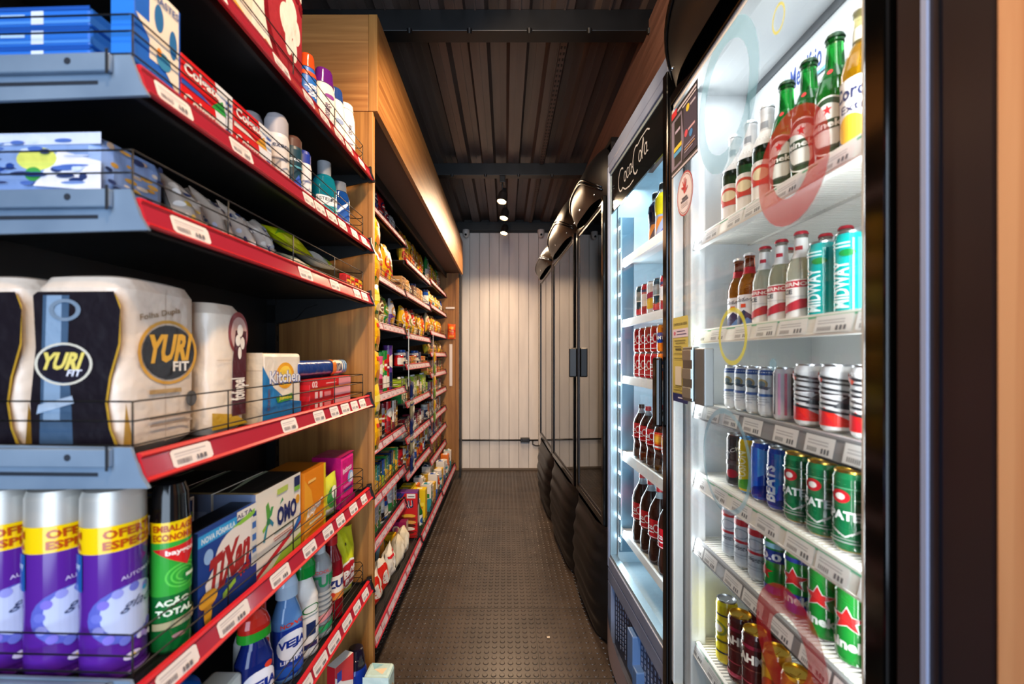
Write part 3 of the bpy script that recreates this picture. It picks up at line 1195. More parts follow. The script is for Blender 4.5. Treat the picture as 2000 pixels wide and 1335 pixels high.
art(m, script_cola('#9a9fa6', .50, .50, .62, .74, .020), fm, None, .0001, 'm')
part('header_glass', m, DOOR2, 'black header glass with white cola script')
for xx, n in ((.045, 15), (.062, 15)):  # two glowing rows, one standing for the strip's mirrored reflection
    m = MB()
    m.box(xx - .0045, xx + .0045, .036, .042, CZ - .80, CZ + .57, mat('#a9c4d2', 'pm'))
    for k in range(n):
        zz = CZ - .76 + 1.29 * k / (n - 1)
        m.loft([(0, .0045, .0065), (.003, .003, .005)], EMW, 10, M=Matrix.Translation((xx, .036, zz)) @ Matrix.Rotation(PI / 2, 4, 'X'))
    part('led_or_mirrored_row', m, F2)
m = MB()
m.box(.031, .034, .04, .395, CZ - .82, CZ + .58, mat('#6f93a8', 'pm'))
part('side_mirror', m, F2)
m = MB()
m.box(.033, .040, .10, .34, CZ - .80, CZ + .58, mat('#d7eaf4', 'p'))
part('side_panel', m, F2)
fridge_light(F2, F2w - .036, 0, .045, CZ - .8, CZ + .57, 1.9, (.80, .93, 1.0), .05)
fridge_light(F2, .070, 0, .045, CZ - .8, CZ + .57, 1.6, (.80, .93, 1.0), .5)
area('cooler_ceiling_light', fpos(F2, .3, .10, CZ + .70), fpos(F2, .3, .2, 0), .5, .05, .6, (.80, .93, 1.0))  # unseen area light at the cabinet top, without a fixture

# three black coolers farther down
DK = mat('#070708', 'p')
for nm_, (x, y, w, H, ang, lab) in enumerate([
        (.392, 2.405, .54, 2.19, 3.0, 'black domed cooler standing directly beyond the cola cooler'),
        (.345, 3.19, .75, 2.21, 3.0, 'black domed cooler, second beyond the cola cooler, handle on its near stile'),
        (.318, 4.02, .79, 2.14, 2.0, 'slim-looking black cooler farthest down the aisle, close to the white plank wall')]):
    F = cooler('beverage_cooler', lab, (x, y, 0), math.radians(-90 + ang), w, H, .40, CZ + .66, CZ - .70, BLACKG, BLACK, DK,
               [(CZ + .3, .08, .02, 'white'), (CZ - .05, .08, .02, 'white'), (CZ - .4, .08, .02, 'white')] if False else [], GLASSD, .035, .030, True, 'bulge', None,
               (.02, CZ - .115, CZ + .045, .045) if nm_ == 0 else None, None, mat('#3c3c40', 'pm'), .03)

# ================================================================ product builders
def carton(name, w, d, h, col, front=(), left=(), right=(), top=(), kind='p', b=.0012, extra=None):
    mb = MB()
    mb.cbox(-w / 2, w / 2, -d / 2, d / 2, 0, h, mat(col, kind), b)
    for ops, fm in ((front, face_map((-w / 2, -d / 2, 0), (w, 0, 0), (0, 0, h))),
                    (left, face_map((-w / 2, d / 2, 0), (0, -d, 0), (0, 0, h))),
                    (right, face_map((w / 2, -d / 2, 0), (0, d, 0), (0, 0, h))),
                    (top, face_map((-w / 2, -d / 2, h), (w, 0, 0), (0, d, 0)))):
        art(mb, ops, fm, None, .00022, kind)
    return (name, [(name, mb.build(name))] + (extra or []))


def bag(name, w, h, t, col, front=(), kind='film', seed=0, seal=.06, back=(), crumple=1.0, lean=0):
    """pillow bag standing on its lower seal"""
    r = random.Random(seed)
    ph = [r.uniform(0, 6.28) for _ in range(6)]

    def th(u, v):
        e = max(0, math.sin(PI * u)) ** .55 * max(0, math.sin(PI * (v * (1 - 2 * seal) + seal) if False else PI * min(1, max(0, (v - seal * .6) / (1 - seal * 1.2))))) ** .5
        wr = .05 * math.sin(9 * u + ph[0]) * math.sin(11 * v + ph[1]) + .03 * math.sin(23 * u + 8 * v + ph[2])
        return t / 2 * (e * (1 + crumple * wr)) + .0006

    def X(u, v):
        pinch = 1 - .05 * math.sin(PI * v) + .02 * math.sin(7 * v + ph[3])
        return (u - .5) * w * pinch

    def zz(u, v):
        return h * v + .004 * crumple * math.sin(5 * u + ph[4]) * v

    mb = MB()
    m = mat(col, kind)
    mb.surf(lambda u, v: (X(u, v), -th(u, v), zz(u, v)), 14, 16, m)
    mb.surf(lambda u, v: (X(1 - u, v), th(1 - u, v), zz(1 - u, v)), 14, 16, m)

    def fm(u, v, o):
        return (X(u, v), -th(u, v) - o - .0006, zz(u, v))
    art(mb, front, fm, (14, 16), .00035, kind)
    return (name, [(name, mb.build(name))])


def lathe_product(name, body, bmats, cap=None, cmats=None, wrap=(), z=(0, 1), kind='p', n=24, label_part=None, single=False, extra=None, span=PI, cut=20):
    """round or oval container; wrap = artwork on the front half between heights z"""
    mb = MB()
    mb.loft(body, bmats, n)
    if wrap and not label_part:
        art(mb, wrap, loft_map(body, z[0], z[1], span), (cut, 0), .00018, kind)
    parts = []
    if label_part:
        lm = MB()
        art(lm, wrap, loft_map(body, z[0], z[1], span), (cut, 0), .00018, kind)
        parts.append((label_part, lm.build(label_part)))
    if cap and single:
        mb.loft(cap, cmats, n)
    elif cap:
        cm = MB()
        cm.loft(cap, cmats, n)
        parts.insert(0, ('cap', cm.build('cap')))
    return (name, [('body' if parts else name, mb.build('body'))] + parts + (extra or []))


def shift(secs, z):
    return [(q[0] + z,) + tuple(q[1:]) for q in secs]


def C(r, zs):
    return [(z, r * a, r * a) for z, a in zs]


# ---------------------------------------------------------------- near unit
def on1(proto, s, t, z, label, cat, group=None, turn=0, w_=None, rx=0, ry=0):
    """s, t = centre of the item along / behind the rail of the near unit"""
    return place(proto, g1(s, t, z), G1RZ + math.radians(turn), label, cat, group, rx, ry)


def top_of(h):
    return h + .0245


# --- top shelf: paper pack and shampoos
fof = carton('paper_roll_pack', .30, .13, .30, '#e9dcc9', [
    ('p', [(.35, .12), (.80, .04), (.98, .3), (1, 1), (.45, 1), (.38, .6)], '#f3e9dc'),
    ('e', .82, .45, .34, .40, '#7c1420'), ('e', .83, .47, .30, .36, '#a8323c'),
    ('e', .78, .50, .10, .12, '#f3ece2'), ('e', .84, .62, .08, .09, '#f3ece2'), ('e', .90, .50, .07, .10, '#f3ece2'), ('e', .80, .36, .05, .1, '#f3ece2'), ('e', .88, .34, .04, .09, '#f3ece2'),
    ('p', [(0, 0), (.8, 0), (.55, .10), (0, .2)], '#d9a93a'), ('p', [(.30, .0), (1, 0), (1, .05), (.5, .16)], '#b8741f'),
    ('t', 'fofopel', .84, .83, .5, .13, '#7c1420', {'rot': -35, 'bold': .03})], left=[('r', .1, .1, .9, .9, '#d8c9b4')], kind='film', b=.02)
on1(fof, .325, .085, top_of(S1), 'big cream and maroon paper pack at the top left, on the top shelf', 'paper pack')


def flat_bottle(name, r1, r2, h, col, capcol, wrap, cap_h=.03, kind='p', capr=.9, z=None, bottle_kind='p', tilt=0):
    b = [(0, r1 * .92, r2 * .92, 2.6), (.006, r1, r2, 2.6), (h * .55, r1 * 1.0, r2, 2.6), (h * .8, r1 * .96, r2 * .95, 2.4), (h * .93, r1 * .80, r2 * .86, 2.2), (h, r1 * .62, r2 * .7, 2)]
    c = [(h - .008, r1 * .84, r2 * .9, 2.2), (h + cap_h * .75, r1 * .80 * capr, r2 * .86, 2.2), (h + cap_h * .95, r1 * .7 * capr, r2 * .76, 2.2), (h + cap_h, r1 * .45 * capr, r2 * .5, 2.2)]
    return lathe_product(name, b, mat(col, bottle_kind), c, mat(capcol, 'g'), wrap, z or (.02, h * .85), kind, 28)


sham = flat_bottle('shampoo_bottle', .034, .02, .165, '#efe6dc', '#6a1f7d', [
    ('t', 'monange', .5, .5, .5, .09, '#5a3a5a', {'rot': 90, 'bold': .01, 'asp': .7}), ('r', .2, .05, .5, .2, '#7a3f86'), ('e', .55, .85, .12, .05, '#8f3a8f')], .035)
dove = flat_bottle('shampoo_bottle', .024, .02, .130, '#1d6fc4', '#e2501f', [
    ('t', 'seda', .5, .5, .7, .2, '#f2f6fa', {'rot': 90, 'bold': .03, 'asp': .5}), ('r', 0, .88, 1, 1.0, '#e2501f')], .028)
plainb = flat_bottle('lotion_bottle', .030, .018, .175, '#f1eae2', '#f1eae2', [
    ('r', .3, .15, .62, .2, '#55506a'), ('t', 'dove', .5, .65, .4, .08, '#4a4a6a', {'rot': 90, 'bold': .01, 'asp': .6}), ('r', .3, .3, .6, .33, '#8a8496')], .012)
blueb = flat_bottle('conditioner_bottle', .030, .018, .165, '#efe8e2', '#2a4a8c', [('r', .25, .2, .7, .26, '#44507a'), ('e', .5, .6, .15, .06, '#8aa0c8')], .028)
Z1 = top_of(S1)
G = 'bottles on the top shelf'
on1(dove, .535, .038, Z1, 'short blue bottle with orange cap beside the maroon paper pack', 'bottle', G, -30)
on1(sham, .585, .085, Z1, 'white shampoo bottle with purple cap, behind the short blue bottle', 'bottle', G, -30)
on1(sham, .655, .048, Z1, 'white shampoo bottle with purple cap, second one along the top shelf', 'bottle', G, -30)
on1(blueb, .730, .048, Z1, 'white bottle with dark blue cap on the top shelf', 'bottle', G, -30)
on1(plainb, .800, .044, Z1, 'all-white lotion bottle at the far end of the top shelf', 'bottle', G, -30)

# --- second shelf
Z2 = top_of(S2)
pad = carton('cotton_pad_pack', .07, .22, .026, '#2a6fd0', left=[
    ('r', .0, .15, 1, .3, '#4f93e6'), ('r', .62, .1, .70, .9, '#d6e6fa'), ('r', .42, .45, .58, .62, '#a9cdf6'), ('r', 0, .8, 1, 1, '#1c50a8')], front=[('r', 0, .1, .9, .5, '#3b7fdc')], b=.004)
for k in range(4):
    on1(pad, .055, .19, Z2 + .027 * k, ['bottom', 'second', 'third', 'topmost'][k] + ' blue pad pack in the stack at the near end, second shelf', 'pack', 'blue pad packs')
cot = carton('swab_box', .078, .032, .150, '#1f66c8', [
    ('p', [(.10, .12), (.3, 0), (.92, 0), (.92, .10)], '#1f5fc0'),
    ('r', .30, .30, .96, 1.0, '#efe4d2'), ('p', [(.02, .62), (.96, .12), (.96, .3), (.30, .62)], '#efe4d2'),
    ('e', .50, .74, .10, .13, '#2a6ea8'), ('e', .82, .60, .09, .14, '#2a6ea8'), ('e', .60, .36, .16, .08, '#3a8ab4'),
    ('e', .50, .42, .05, .04, '#e88b28'), ('t', 'HASTES', .66, .91, .56, .07, '#3a5a9a', {'bold': .02}),
    ('ring', .35, .10, .2, .1, .8, '#5aa0e8')], left=[('r', 0, 0, 1, 1, '#2a78d8')], right=[('r', 0, 0, 1, 1, '#2060b8')])
on1(cot, .050, .026, Z2, 'tall blue and cream swab box at the near end of the second shelf', 'box')


def toothp(text2):
    L = .118
    return carton('toothpaste_box', L, .034, .046, '#d4161e', [
        ('p', [(.80, 0), (1, 0), (1, 1), (.62, 1), (.70, .4)], '#e8ecf2'), ('p', [(.55, 0), (.86, 0), (.78, .5), (.62, .2)], '#2f9e46' if text2 else '#e2a33a'),
        ('p', [(.0, .0), (.55, .0), (.35, .12), (0, .2)], '#2756b0' if text2 else '#e9e2d6'), ('t', 'Colgate', .38, .56, .68, .46, '#f4efe9', {'bold': .035}),
        ('r', .84, .55, .96, .62, '#3b63b4'), ('r', .84, .35, .96, .42, '#3b63b4')],
        left=[('r', .1, .1, .9, .9, '#b8121a')], top=[('r', .6, .1, 1, .9, '#d8dce6'), ('t', 'Colgate', .3, .5, .5, .5, '#f4efe9', {'bold': .03})])


tp1, tp2 = toothp(True), toothp(False)
for k in range(2):
    on1(tp1, .150, .027, Z2 + .0465 * k, ['lower', 'upper'][k] + ' red toothpaste box of the nearer stack on the second shelf', 'box', 'toothpaste boxes')
    on1(tp2, .272, .027, Z2 + .0465 * k, ['lower', 'upper'][k] + ' toothpaste box of the farther stack, orange and white end', 'box', 'toothpaste boxes')


def spray(name, r, h, col, capcol, wrap, caph=.045, kind='p', shoulder=True):
    b = [(0, r * .94, r * .94), (.004, r, r), (h - caph - .008, r, r), (h - caph, r * .92, r * .92)]
    c = [(h - caph, r * .93, r * .93), (h - caph * .35, r * .93, r * .93), (h - caph * .1, r * .72, r * .72), (h, r * .4, r * .4)]
    return lathe_product(name, b, mat(col, kind), c, mat(capcol, 'p'), wrap, (0, h - caph - .008), kind, 28)


rex = spray('deodorant_can', .026, .170, '#d8d3ce', '#a9a4a6', [
    ('r', 0, .0, .5, .6, '#b3aaa2'), ('p', [(.5, .0), (1, .0), (1, .7)], '#3c3a6a'), ('t', 'Rexona', .48, .84, .6, .1, '#2a3a5a', {'bold': .015}), ('r', .25, .55, .7, .58, '#6a6a72')], .05)
rexm = spray('deodorant_can', .022, .150, '#123a48', '#5a3a30', [
    ('t', 'Rexona', .5, .80, .66, .09, '#d8e4ea', {'bold': .02}), ('p', [(.1, .0), (.9, .0), (.6, .5)], '#3a5ab0'), ('r', .2, .62, .8, .66, '#5aa0b0')], .028)
rexb = spray('deodorant_can', .018, .140, '#e6e2e4', '#1f3a9a', [('p', [(.0, .0), (.7, .0), (.3, .5)], '#2a4ab0'), ('r', .2, .6, .8, .64, '#8a90b0')], .035)
lis = lathe_product('mouthwash_bottle', [(0, .030, .022, 3), (.004, .032, .024, 3), (.10, .032, .024, 3), (.125, .027, .021, 2.4), (.135, .016, .016)], mat('#1590a8', 'cl'),
                    [(.132, .018, .018), (.170, .018, .018), (.172, .014, .014)], mat('#8d9296', 'p'),
                    [('r', .12, .02, .88, .62, '#dfe8ea'), ('r', .12, .5, .88, .68, '#e9eef0'), ('t', 'LISTERINE', .5, .58, .66, .1, '#20242a', {'bold': .02}), ('r', .2, .1, .8, .4, '#2aa0a8')], (.01, .10), label_part='label')
lis2 = lathe_product('mouthwash_bottle', [(0, .026, .022, 3), (.004, .028, .024, 3), (.10, .028, .024, 3), (.118, .024, .021, 2.4), (.125, .016, .016)], mat('#1a4fa0', 'cl'),
                     [(.122, .022, .020), (.150, .020, .019), (.152, .014, .014)], mat('#59626e', 'p'),
                     [('r', .12, .02, .88, .72, '#1f4f9c'), ('p', [(.3, .5), (.6, .9), (.66, .86), (.4, .5)], '#c8d8ee'), ('r', .2, .2, .8, .24, '#8ab0d8')], (.01, .10), label_part='label')
on1(rex, .392, .092, Z2, 'grey capped deodorant spray half hidden behind the orange-white toothpaste stack', 'spray can', None, -45)
on1(rex, .402, .040, Z2, 'white and grey deodorant spray next to the toothpaste boxes', 'spray can', None, -40)
on1(rexm, .462, .036, Z2, 'dark teal deodorant spray with brown cap on the second shelf', 'spray can', None, -40)
on1(rexb, .512, .034, Z2, 'slim white deodorant spray with blue cap on the second shelf', 'spray can', None, -40)
on1(lis, .570, .080, Z2, 'teal mouthwash bottle partly behind the front teal one', 'bottle', None, -35)
on1(lis, .645, .043, Z2, 'teal mouthwash bottle with grey cap at the shelf front', 'bottle', None, -35)
on1(lis2, .738, .040, Z2, 'dark blue mouthwash bottle at the far end of the second shelf', 'bottle', None, -35)

# --- third shelf: bags lying down
Z3 = top_of(S3)


def lay(proto, s, t, z, th, label, cat, group=None, turn=0, tip=0):
    return on1(proto, s, t, z + th / 2 + .001, label, cat, group, turn, rx=-PI / 2 + math.radians(tip))


wr = random.Random(5)


def blot(n, cols, r=(.05, .18)):
    return [('e', wr.uniform(.1, .9), wr.uniform(.12, .88), wr.uniform(*r), wr.uniform(*r) * .6, wr.choice(cols)) for _ in range(n)]


wipe1 = carton('laundry_pack', .13, .24, .030, '#c9cfe4', left=[('r', 0, .0, .9, .35, '#a83a58'), ('r', 0, .35, 1, .6, '#e6e9f4')] + blot(5, ['#8a9ad0', '#dfe4f4']), front=blot(4, ['#b88a9a', '#8a86a4', '#d8b4a4']), b=.010, kind='film')
wipe2 = carton('laundry_pack', .11, .24, .080, '#7f9ccf', left=[('r', 0, .80, 1, 1, '#c9d4ec'), ('p', [(.6, .1), (1, .0), (1, .5), (.75, .7)], '#e4e6f2'), ('e', .62, .56, .12, .2, '#d6dd6a'), ('e', .60, .30, .05, .12, '#3f9a4a')] + blot(34, ['#1f3f86', '#1a2f66', '#6f8cc8', '#c4d2ee', '#2a3a6a', '#4a6ab4'], (.02, .09)),
               front=blot(22, ['#1f2f5a', '#c0a890', '#d8a23a', '#e6d8c8', '#2a3a70'], (.03, .1)), b=.018, kind='film')
on1(wipe1, .080, .175, Z3, 'flat white and pink pack under the blue one, near end of third shelf', 'pack')
on1(wipe2, .075, .185, Z3 + .0305, 'puffy blue and white pack on top of a flat one, third shelf', 'pack')
sp = [('#b4a698', ['#d8c8b8', '#2a3050', '#c9a24a', '#e8e0d8'], .178, .045, .055, 'brownish clear bag of mixed blue and gold items beside the blue pack'),
      ('#bcae9f', ['#e8ddd2', '#3a3a4a', '#6a5a4a', '#b8c0d8'], .250, .070, .060, 'brown-grey clear plastic bag, second along the third shelf'),
      ('#cbbfb2', ['#eee6dc', '#23305a', '#8a8a90', '#cfd4e0'], .322, .050, .055, 'greyish clear bag with navy label, third along the third shelf'),
      ('#d2c9be', ['#f2ece4', '#2a3a70', '#9aa0a8'], .395, .060, .065, 'whitish clear bag just before the lime green packs')]
for i, (c, cs, s, t, th, lab) in enumerate(sp):
    b_ = bag('plastic_bag', .070, .13, .046, c, blot(26, cs, (.03, .10)), seed=i, crumple=2.0)
    lay(b_, s + .005, .165, Z3 + .020, .050, lab, 'bag', 'clear bags on the third shelf', wr.uniform(-4, 4), 14)
    b_ = bag('plastic_bag', .069, .115, .046, c, blot(24, cs, (.03, .10)), seed=i + 20, crumple=2.2)
    on1(b_, s + .002, .052, Z3 + .001, lab.replace('bag', 'bag standing in front', 1).replace(' of mixed blue and gold items', ''), 'bag', 'clear bags on the third shelf', wr.uniform(-4, 4), rx=-math.radians(22))
lime = bag('sponge_pack', .14, .10, .036, '#c9d414', [('p', [(0, .45), (.6, 1), (1, 1), (1, .55), (.5, .5)], '#6a9a22'), ('t', 'pano', .70, .62, .34, .28, '#2c4a1a', {'bold': .02}), ('p', [(0, 0), (.3, 0), (.1, .4)], '#e6e04a'), ('r', .2, .1, .6, .25, '#e0dc30')], seed=3)
lime2 = bag('sponge_pack', .12, .10, .034, '#d8d6c8', [('t', '3', .5, .7, .2, .3, '#3a3a34', {'bold': .02}), ('p', [(.5, 0), (1, .2), (1, .7), (.7, .5)], '#b4c41e'), ('e', .25, .3, .2, .2, '#efece4')], seed=4)
whitep = bag('cloth_pack', .13, .10, .034, '#d9d4cc', [('e', .3, .4, .25, .2, '#eeeae2'), ('p', [(.6, .1), (.9, .2), (.8, .6)], '#c8cf3a'), ('r', .1, .7, .5, .8, '#b8b4aa')], seed=6)
lay(whitep, .515, .022, Z3, .034, 'white cloth pack under the lime green one, third shelf', 'pack', None, 0, 22)
lay(whitep, .652, .030, Z3, .034, 'white cloth pack under the pack printed with a 3', 'pack', None, 3, 18)
lay(lime, .512, .035, Z3 + .045, .036, 'bright lime green sponge pack in the middle of the third shelf', 'pack', None, 2, 34)
lay(lime2, .655, .035, Z3 + .040, .034, 'pale pack with lime corner lying past the green sponge pack', 'pack', None, -2, 26)
mt = carton('match_box', .030, .022, .052, '#c81f20', [('r', .1, .3, .9, .7, '#e2b52a'), ('r', .2, .42, .8, .58, '#8a1418')], left=[('r', .1, .1, .9, .9, '#a8181c')], top=[('r', 0, 0, 1, 1, '#d8a626')])
mt2 = carton('match_box', .030, .022, .052, '#dcaa24', [('r', .1, .3, .9, .7, '#c01f1f'), ('e', .5, .5, .2, .1, '#f0dc9a')], left=[('r', .1, .1, .9, .9, '#b88a1a')], top=[('r', 0, 0, 1, 1, '#b01a1a')])
for k in range(4):
    on1((mt, mt2)[k % 2], .738 + .033 * k, .022, Z3, ['first', 'second', 'third', 'fourth'][k] + ' small %s match box at the far end of the third shelf' % ('red', 'yellow')[k % 2], 'box', 'match boxes')

# --- fourth shelf: paper rolls
Z4 = top_of(S4)


def yuri():
    w, d, h = .150, .134, .256
    mb = MB()
    secs = [(0, w * .40, d * .40, 5), (.012, w * .485, d * .485, 5), (.10, w * .5, d * .5, 5), (h - .02, w * .5, d * .5, 5), (h - .004, w * .45, d * .45, 4.5), (h, w * .36, d * .36, 4)]
    mb.loft(secs, mat('#d9cbbc', 'film'), 40)
    # camera side: dark wave panel with gold edge and oval emblem
    L = face_map((-w / 2 - .0002, d / 2, .0), (0, -d, 0), (0, 0, h))
    def blob(o):
        pts = [(.06, .05 + o), (.04, .3), (.10, .6), (.07, .88 - o), (.12, .90 - o), (.93 + o, .90 - o), (1.0 + o, .80), (.98 + o, .62), (.88 + o, .44), (.84 + o, .30), (.88 + o, .16), (.96 + o, .05 + o)]
        return pts
    art(mb, [('p', [(u + .005, v) for u, v in blob(.018)], '#b08a2a'), ('p', blob(0), '#17121a'),
             ('p', [(.14, .06), (.50, .06), (.48, .30), (.44, .55), (.46, .88), (.18, .88), (.16, .5)], '#3d5570'), ('p', [(.18, .20), (.36, .20), (.38, .88), (.22, .88)], '#7e98b4'),
             ('ring', .40, .51, .31, .115, .90, '#c9c6b8'), ('e', .40, .51, .275, .10, '#1c1824'), ('t', 'YURI', .38, .525, .44, .095, '#d9c866', {'bold': .045, 'shear': .15}),
             ('t', 'FIT', .52, .462, .15, .035, '#d8dcea', {'bold': .03, 'shear': .15}),
             ('ring', .42, .80, .17, .06, .7, '#6f8296'), ('p', [(.12, .24), (.52, .30), (.50, .34), (.14, .29)], '#9fb2c8')], L, None, .00025, 'film')
    F = face_map((-w / 2, -d / 2 - .0002, 0), (w, 0, 0), (0, 0, h))
    art(mb, [('p', [(.0, .04), (.02, .04), (.05, .3), (.14, .02), (.06, .02)], '#b08a2a'), ('r', .495, .04, .505, .96, '#bfae9c'),
             ('ring', .55, .575, .38, .195, .90, '#c9962a'), ('e', .55, .575, .335, .165, '#191518'),
             ('t', 'YURI', .55, .60, .56, .17, '#d9a41f', {'bold': .045, 'shear': .12, 'rot': 2}), ('t', 'FIT', .70, .49, .22, .06, '#e6e2da', {'bold': .03}),
             ('t', 'Folha Dupla', .44, .80, .5, .045, '#8a6a3a', {'bold': .01, 'rot': 8}), ('r', .3, .33, .7, .355, '#b08f5a'),
             ('e', .84, .28, .08, .05, '#4a4642'), ('r', .30, .18, .85, .20, '#9a8672'), ('r', .30, .14, .85, .155, '#9a8672')], F, None, .00025, 'film')
    return ('paper_towel_pack', [('paper_towel_pack', mb.build('paper_towel_pack'))])


Y_ = yuri()
on1(Y_, .101, .110, Z4, 'cream two-roll paper towel pack with black oval, large on the fourth shelf', 'paper pack', 'black and cream paper packs')
on1(Y_, .101, .251, Z4, 'cream and black paper towel pack cut by the left edge of the photo', 'paper pack', 'black and cream paper packs')


def fofopel2():
    w, d, h = .108, .115, .238
    mb = MB()
    mb.loft([(0, w * .42, d * .42, 4), (.012, w * .49, d * .49, 4), (h - .02, w * .5, d * .5, 4), (h, w * .38, d * .38, 3.5)], mat('#e4d5c2', 'film'), 36)
    F = face_map((-w / 2, -d / 2 - .0002, 0), (w, 0, 0), (0, 0, h))
    art(mb, [('p', [(.02, .04), (.95, .04), (.60, .13), (.02, .17)], '#c9a22a'), ('e', .68, .78, .27, .17, '#8a3a3c'), ('e', .70, .77, .22, .14, '#c8a49a'),
             ('p', [(.50, .12), (.88, .12), (.90, .80), (.60, .80), (.52, .55)], '#4c141c'),
             ('e', .72, .80, .08, .05, '#efe8de'), ('e', .66, .72, .07, .045, '#efe8de'), ('e', .78, .70, .06, .05, '#efe8de'), ('e', .70, .62, .05, .05, '#efe8de'),
             ('t', 'fofopel', .705, .33, .40, .22, '#efe8de', {'rot': 90, 'bold': .035, 'asp': .45}),
             ('r', .1, .56, .48, .565, '#c9b8a4')], F, None, .00025, 'film')
    return ('paper_roll_pack', [('paper_roll_pack', mb.build('paper_roll_pack'))])


on1(fofopel2(), .247, .095, Z4, 'cream paper roll pack with vertical maroon lettering, fourth shelf', 'paper pack')
kit = carton('paper_towel_pack', .158, .115, .148, '#e9dfcf', [
    ('p', [(.0, .05), (1, .05), (1, .22), (.6, .28), (.25, .5), (.0, .82)], '#2479b8'), ('e', .55, .66, .24, .20, '#e8a426'), ('e', .55, .66, .17, .15, '#f2cc4a'),
    ('t', 'Kitchen', .56, .64, .82, .20, '#2a4fa0', {'bold': .05}), ('t', 'Kitchen', .55, .645, .80, .18, '#eef0f6', {'bold': .02}),
    ('t', 'Jumbo', .55, .33, .36, .08, '#e6d23a', {'bold': .03}), ('p', [(.30, .34), (.72, .38), (.76, .28), (.34, .26)], '#3a8a3f'), ('t', 'Jumbo', .54, .32, .34, .07, '#e6d23a', {'bold': .03}),
    ('t', 'Kitchen', .12, .33, .30, .07, '#6a4a5a', {'rot': 90, 'bold': .02})], left=[('r', .0, .0, 1, 1, '#d3bfa4'), ('r', .0, .74, 1, .76, '#c0aa90')], top=[('r', .05, .05, .95, .95, '#dccdb8')], kind='film', b=.008)
on1(kit, .408, .085, Z4, 'small cream and blue kitchen towel pack with orange sun print', 'paper pack')
foilb = carton('foil_box', .255, .045, .0275, '#c4151f', [
    ('r', .52, .12, 1, .88, '#dc9aa4'), ('r', .10, .2, .16, .8, '#e8c4c4'), ('r', .20, .2, .26, .8, '#e8c4c4'), ('r', .30, .25, .46, .7, '#d87a80'), ('r', .50, .1, .53, .9, '#c4151f')], left=[('r', 0, .5, 1, 1, '#a8121a')], top=[('r', 0, 0, 1, 1, '#cc2a2a')])
foilt = carton('foil_box', .255, .045, .0275, '#c8161e', [
    ('t', '02', .10, .5, .12, .6, '#f0d8d4', {'bold': .03}), ('r', .35, .44, .6, .54, '#e8a8a8'), ('r', 0, 0, 1, .12, '#e0701e'), ('r', .66, .1, 1, .9, '#d88a94')], left=[('r', 0, .5, 1, 1, '#a8121a')], top=[('r', 0, 0, 1, 1, '#cc2a2a')])
for k in range(3):
    on1((foilb, foilb, foilt)[k], .635, .038, Z4 + .0278 * k, ['bottom', 'middle', 'top'][k] + ' red foil box in the stack of three, fourth shelf', 'box', 'red foil boxes')


def wyda(name):
    mb = MB()
    secs = [(0, .016, .020, 3), (.003, .020, .024, 3), (.19, .020, .024, 3), (.192, .020, .024, 3), (.285, .020, .024, 3), (.30, .015, .018, 3)]
    mb.loft(secs, [mat('#153a80', 'film')] * 3 + [mat('#e9ddce', 'film')] * 2, 24)
    fm = loft_map(secs, 0, .30, PI)
    art(mb, [('t', 'WYDA', .5, .76, .6, .07, '#23305a', {'bold': .03, 'rot': 90, 'asp': .25}), ('r', .05, .86, .95, .88, '#3f8ac8'), ('r', .05, .90, .95, .92, '#3f8ac8'), ('r', .1, .93, .95, .94, '#6ab0e0'),
             ('e', .5, .66, .5, .04, '#d9772e')], fm, (16, 0), .0003, 'film')
    return (name, [(name, mb.build(name))])


W_ = wyda('foil_roll')
for k, (s, t, dz, lab) in enumerate(((.50, .090, .033, 'blue foil roll with cream end lying behind the red boxes'),
                                     (.545, .088, .078, 'blue and cream foil roll on top of the pile, reaching farthest'),
                                     (.47, .048, .114, 'blue foil roll with cream end resting on the red boxes'))):
    on1(W_, s, t, Z4 + dz - (.0 if k < 2 else .004), lab, 'foil roll', 'foil rolls', ry=PI / 2 - math.radians((0, 5, 0)[k]))

# --- fifth shelf: sprays and detergent boxes
Z5 = top_of(S5)


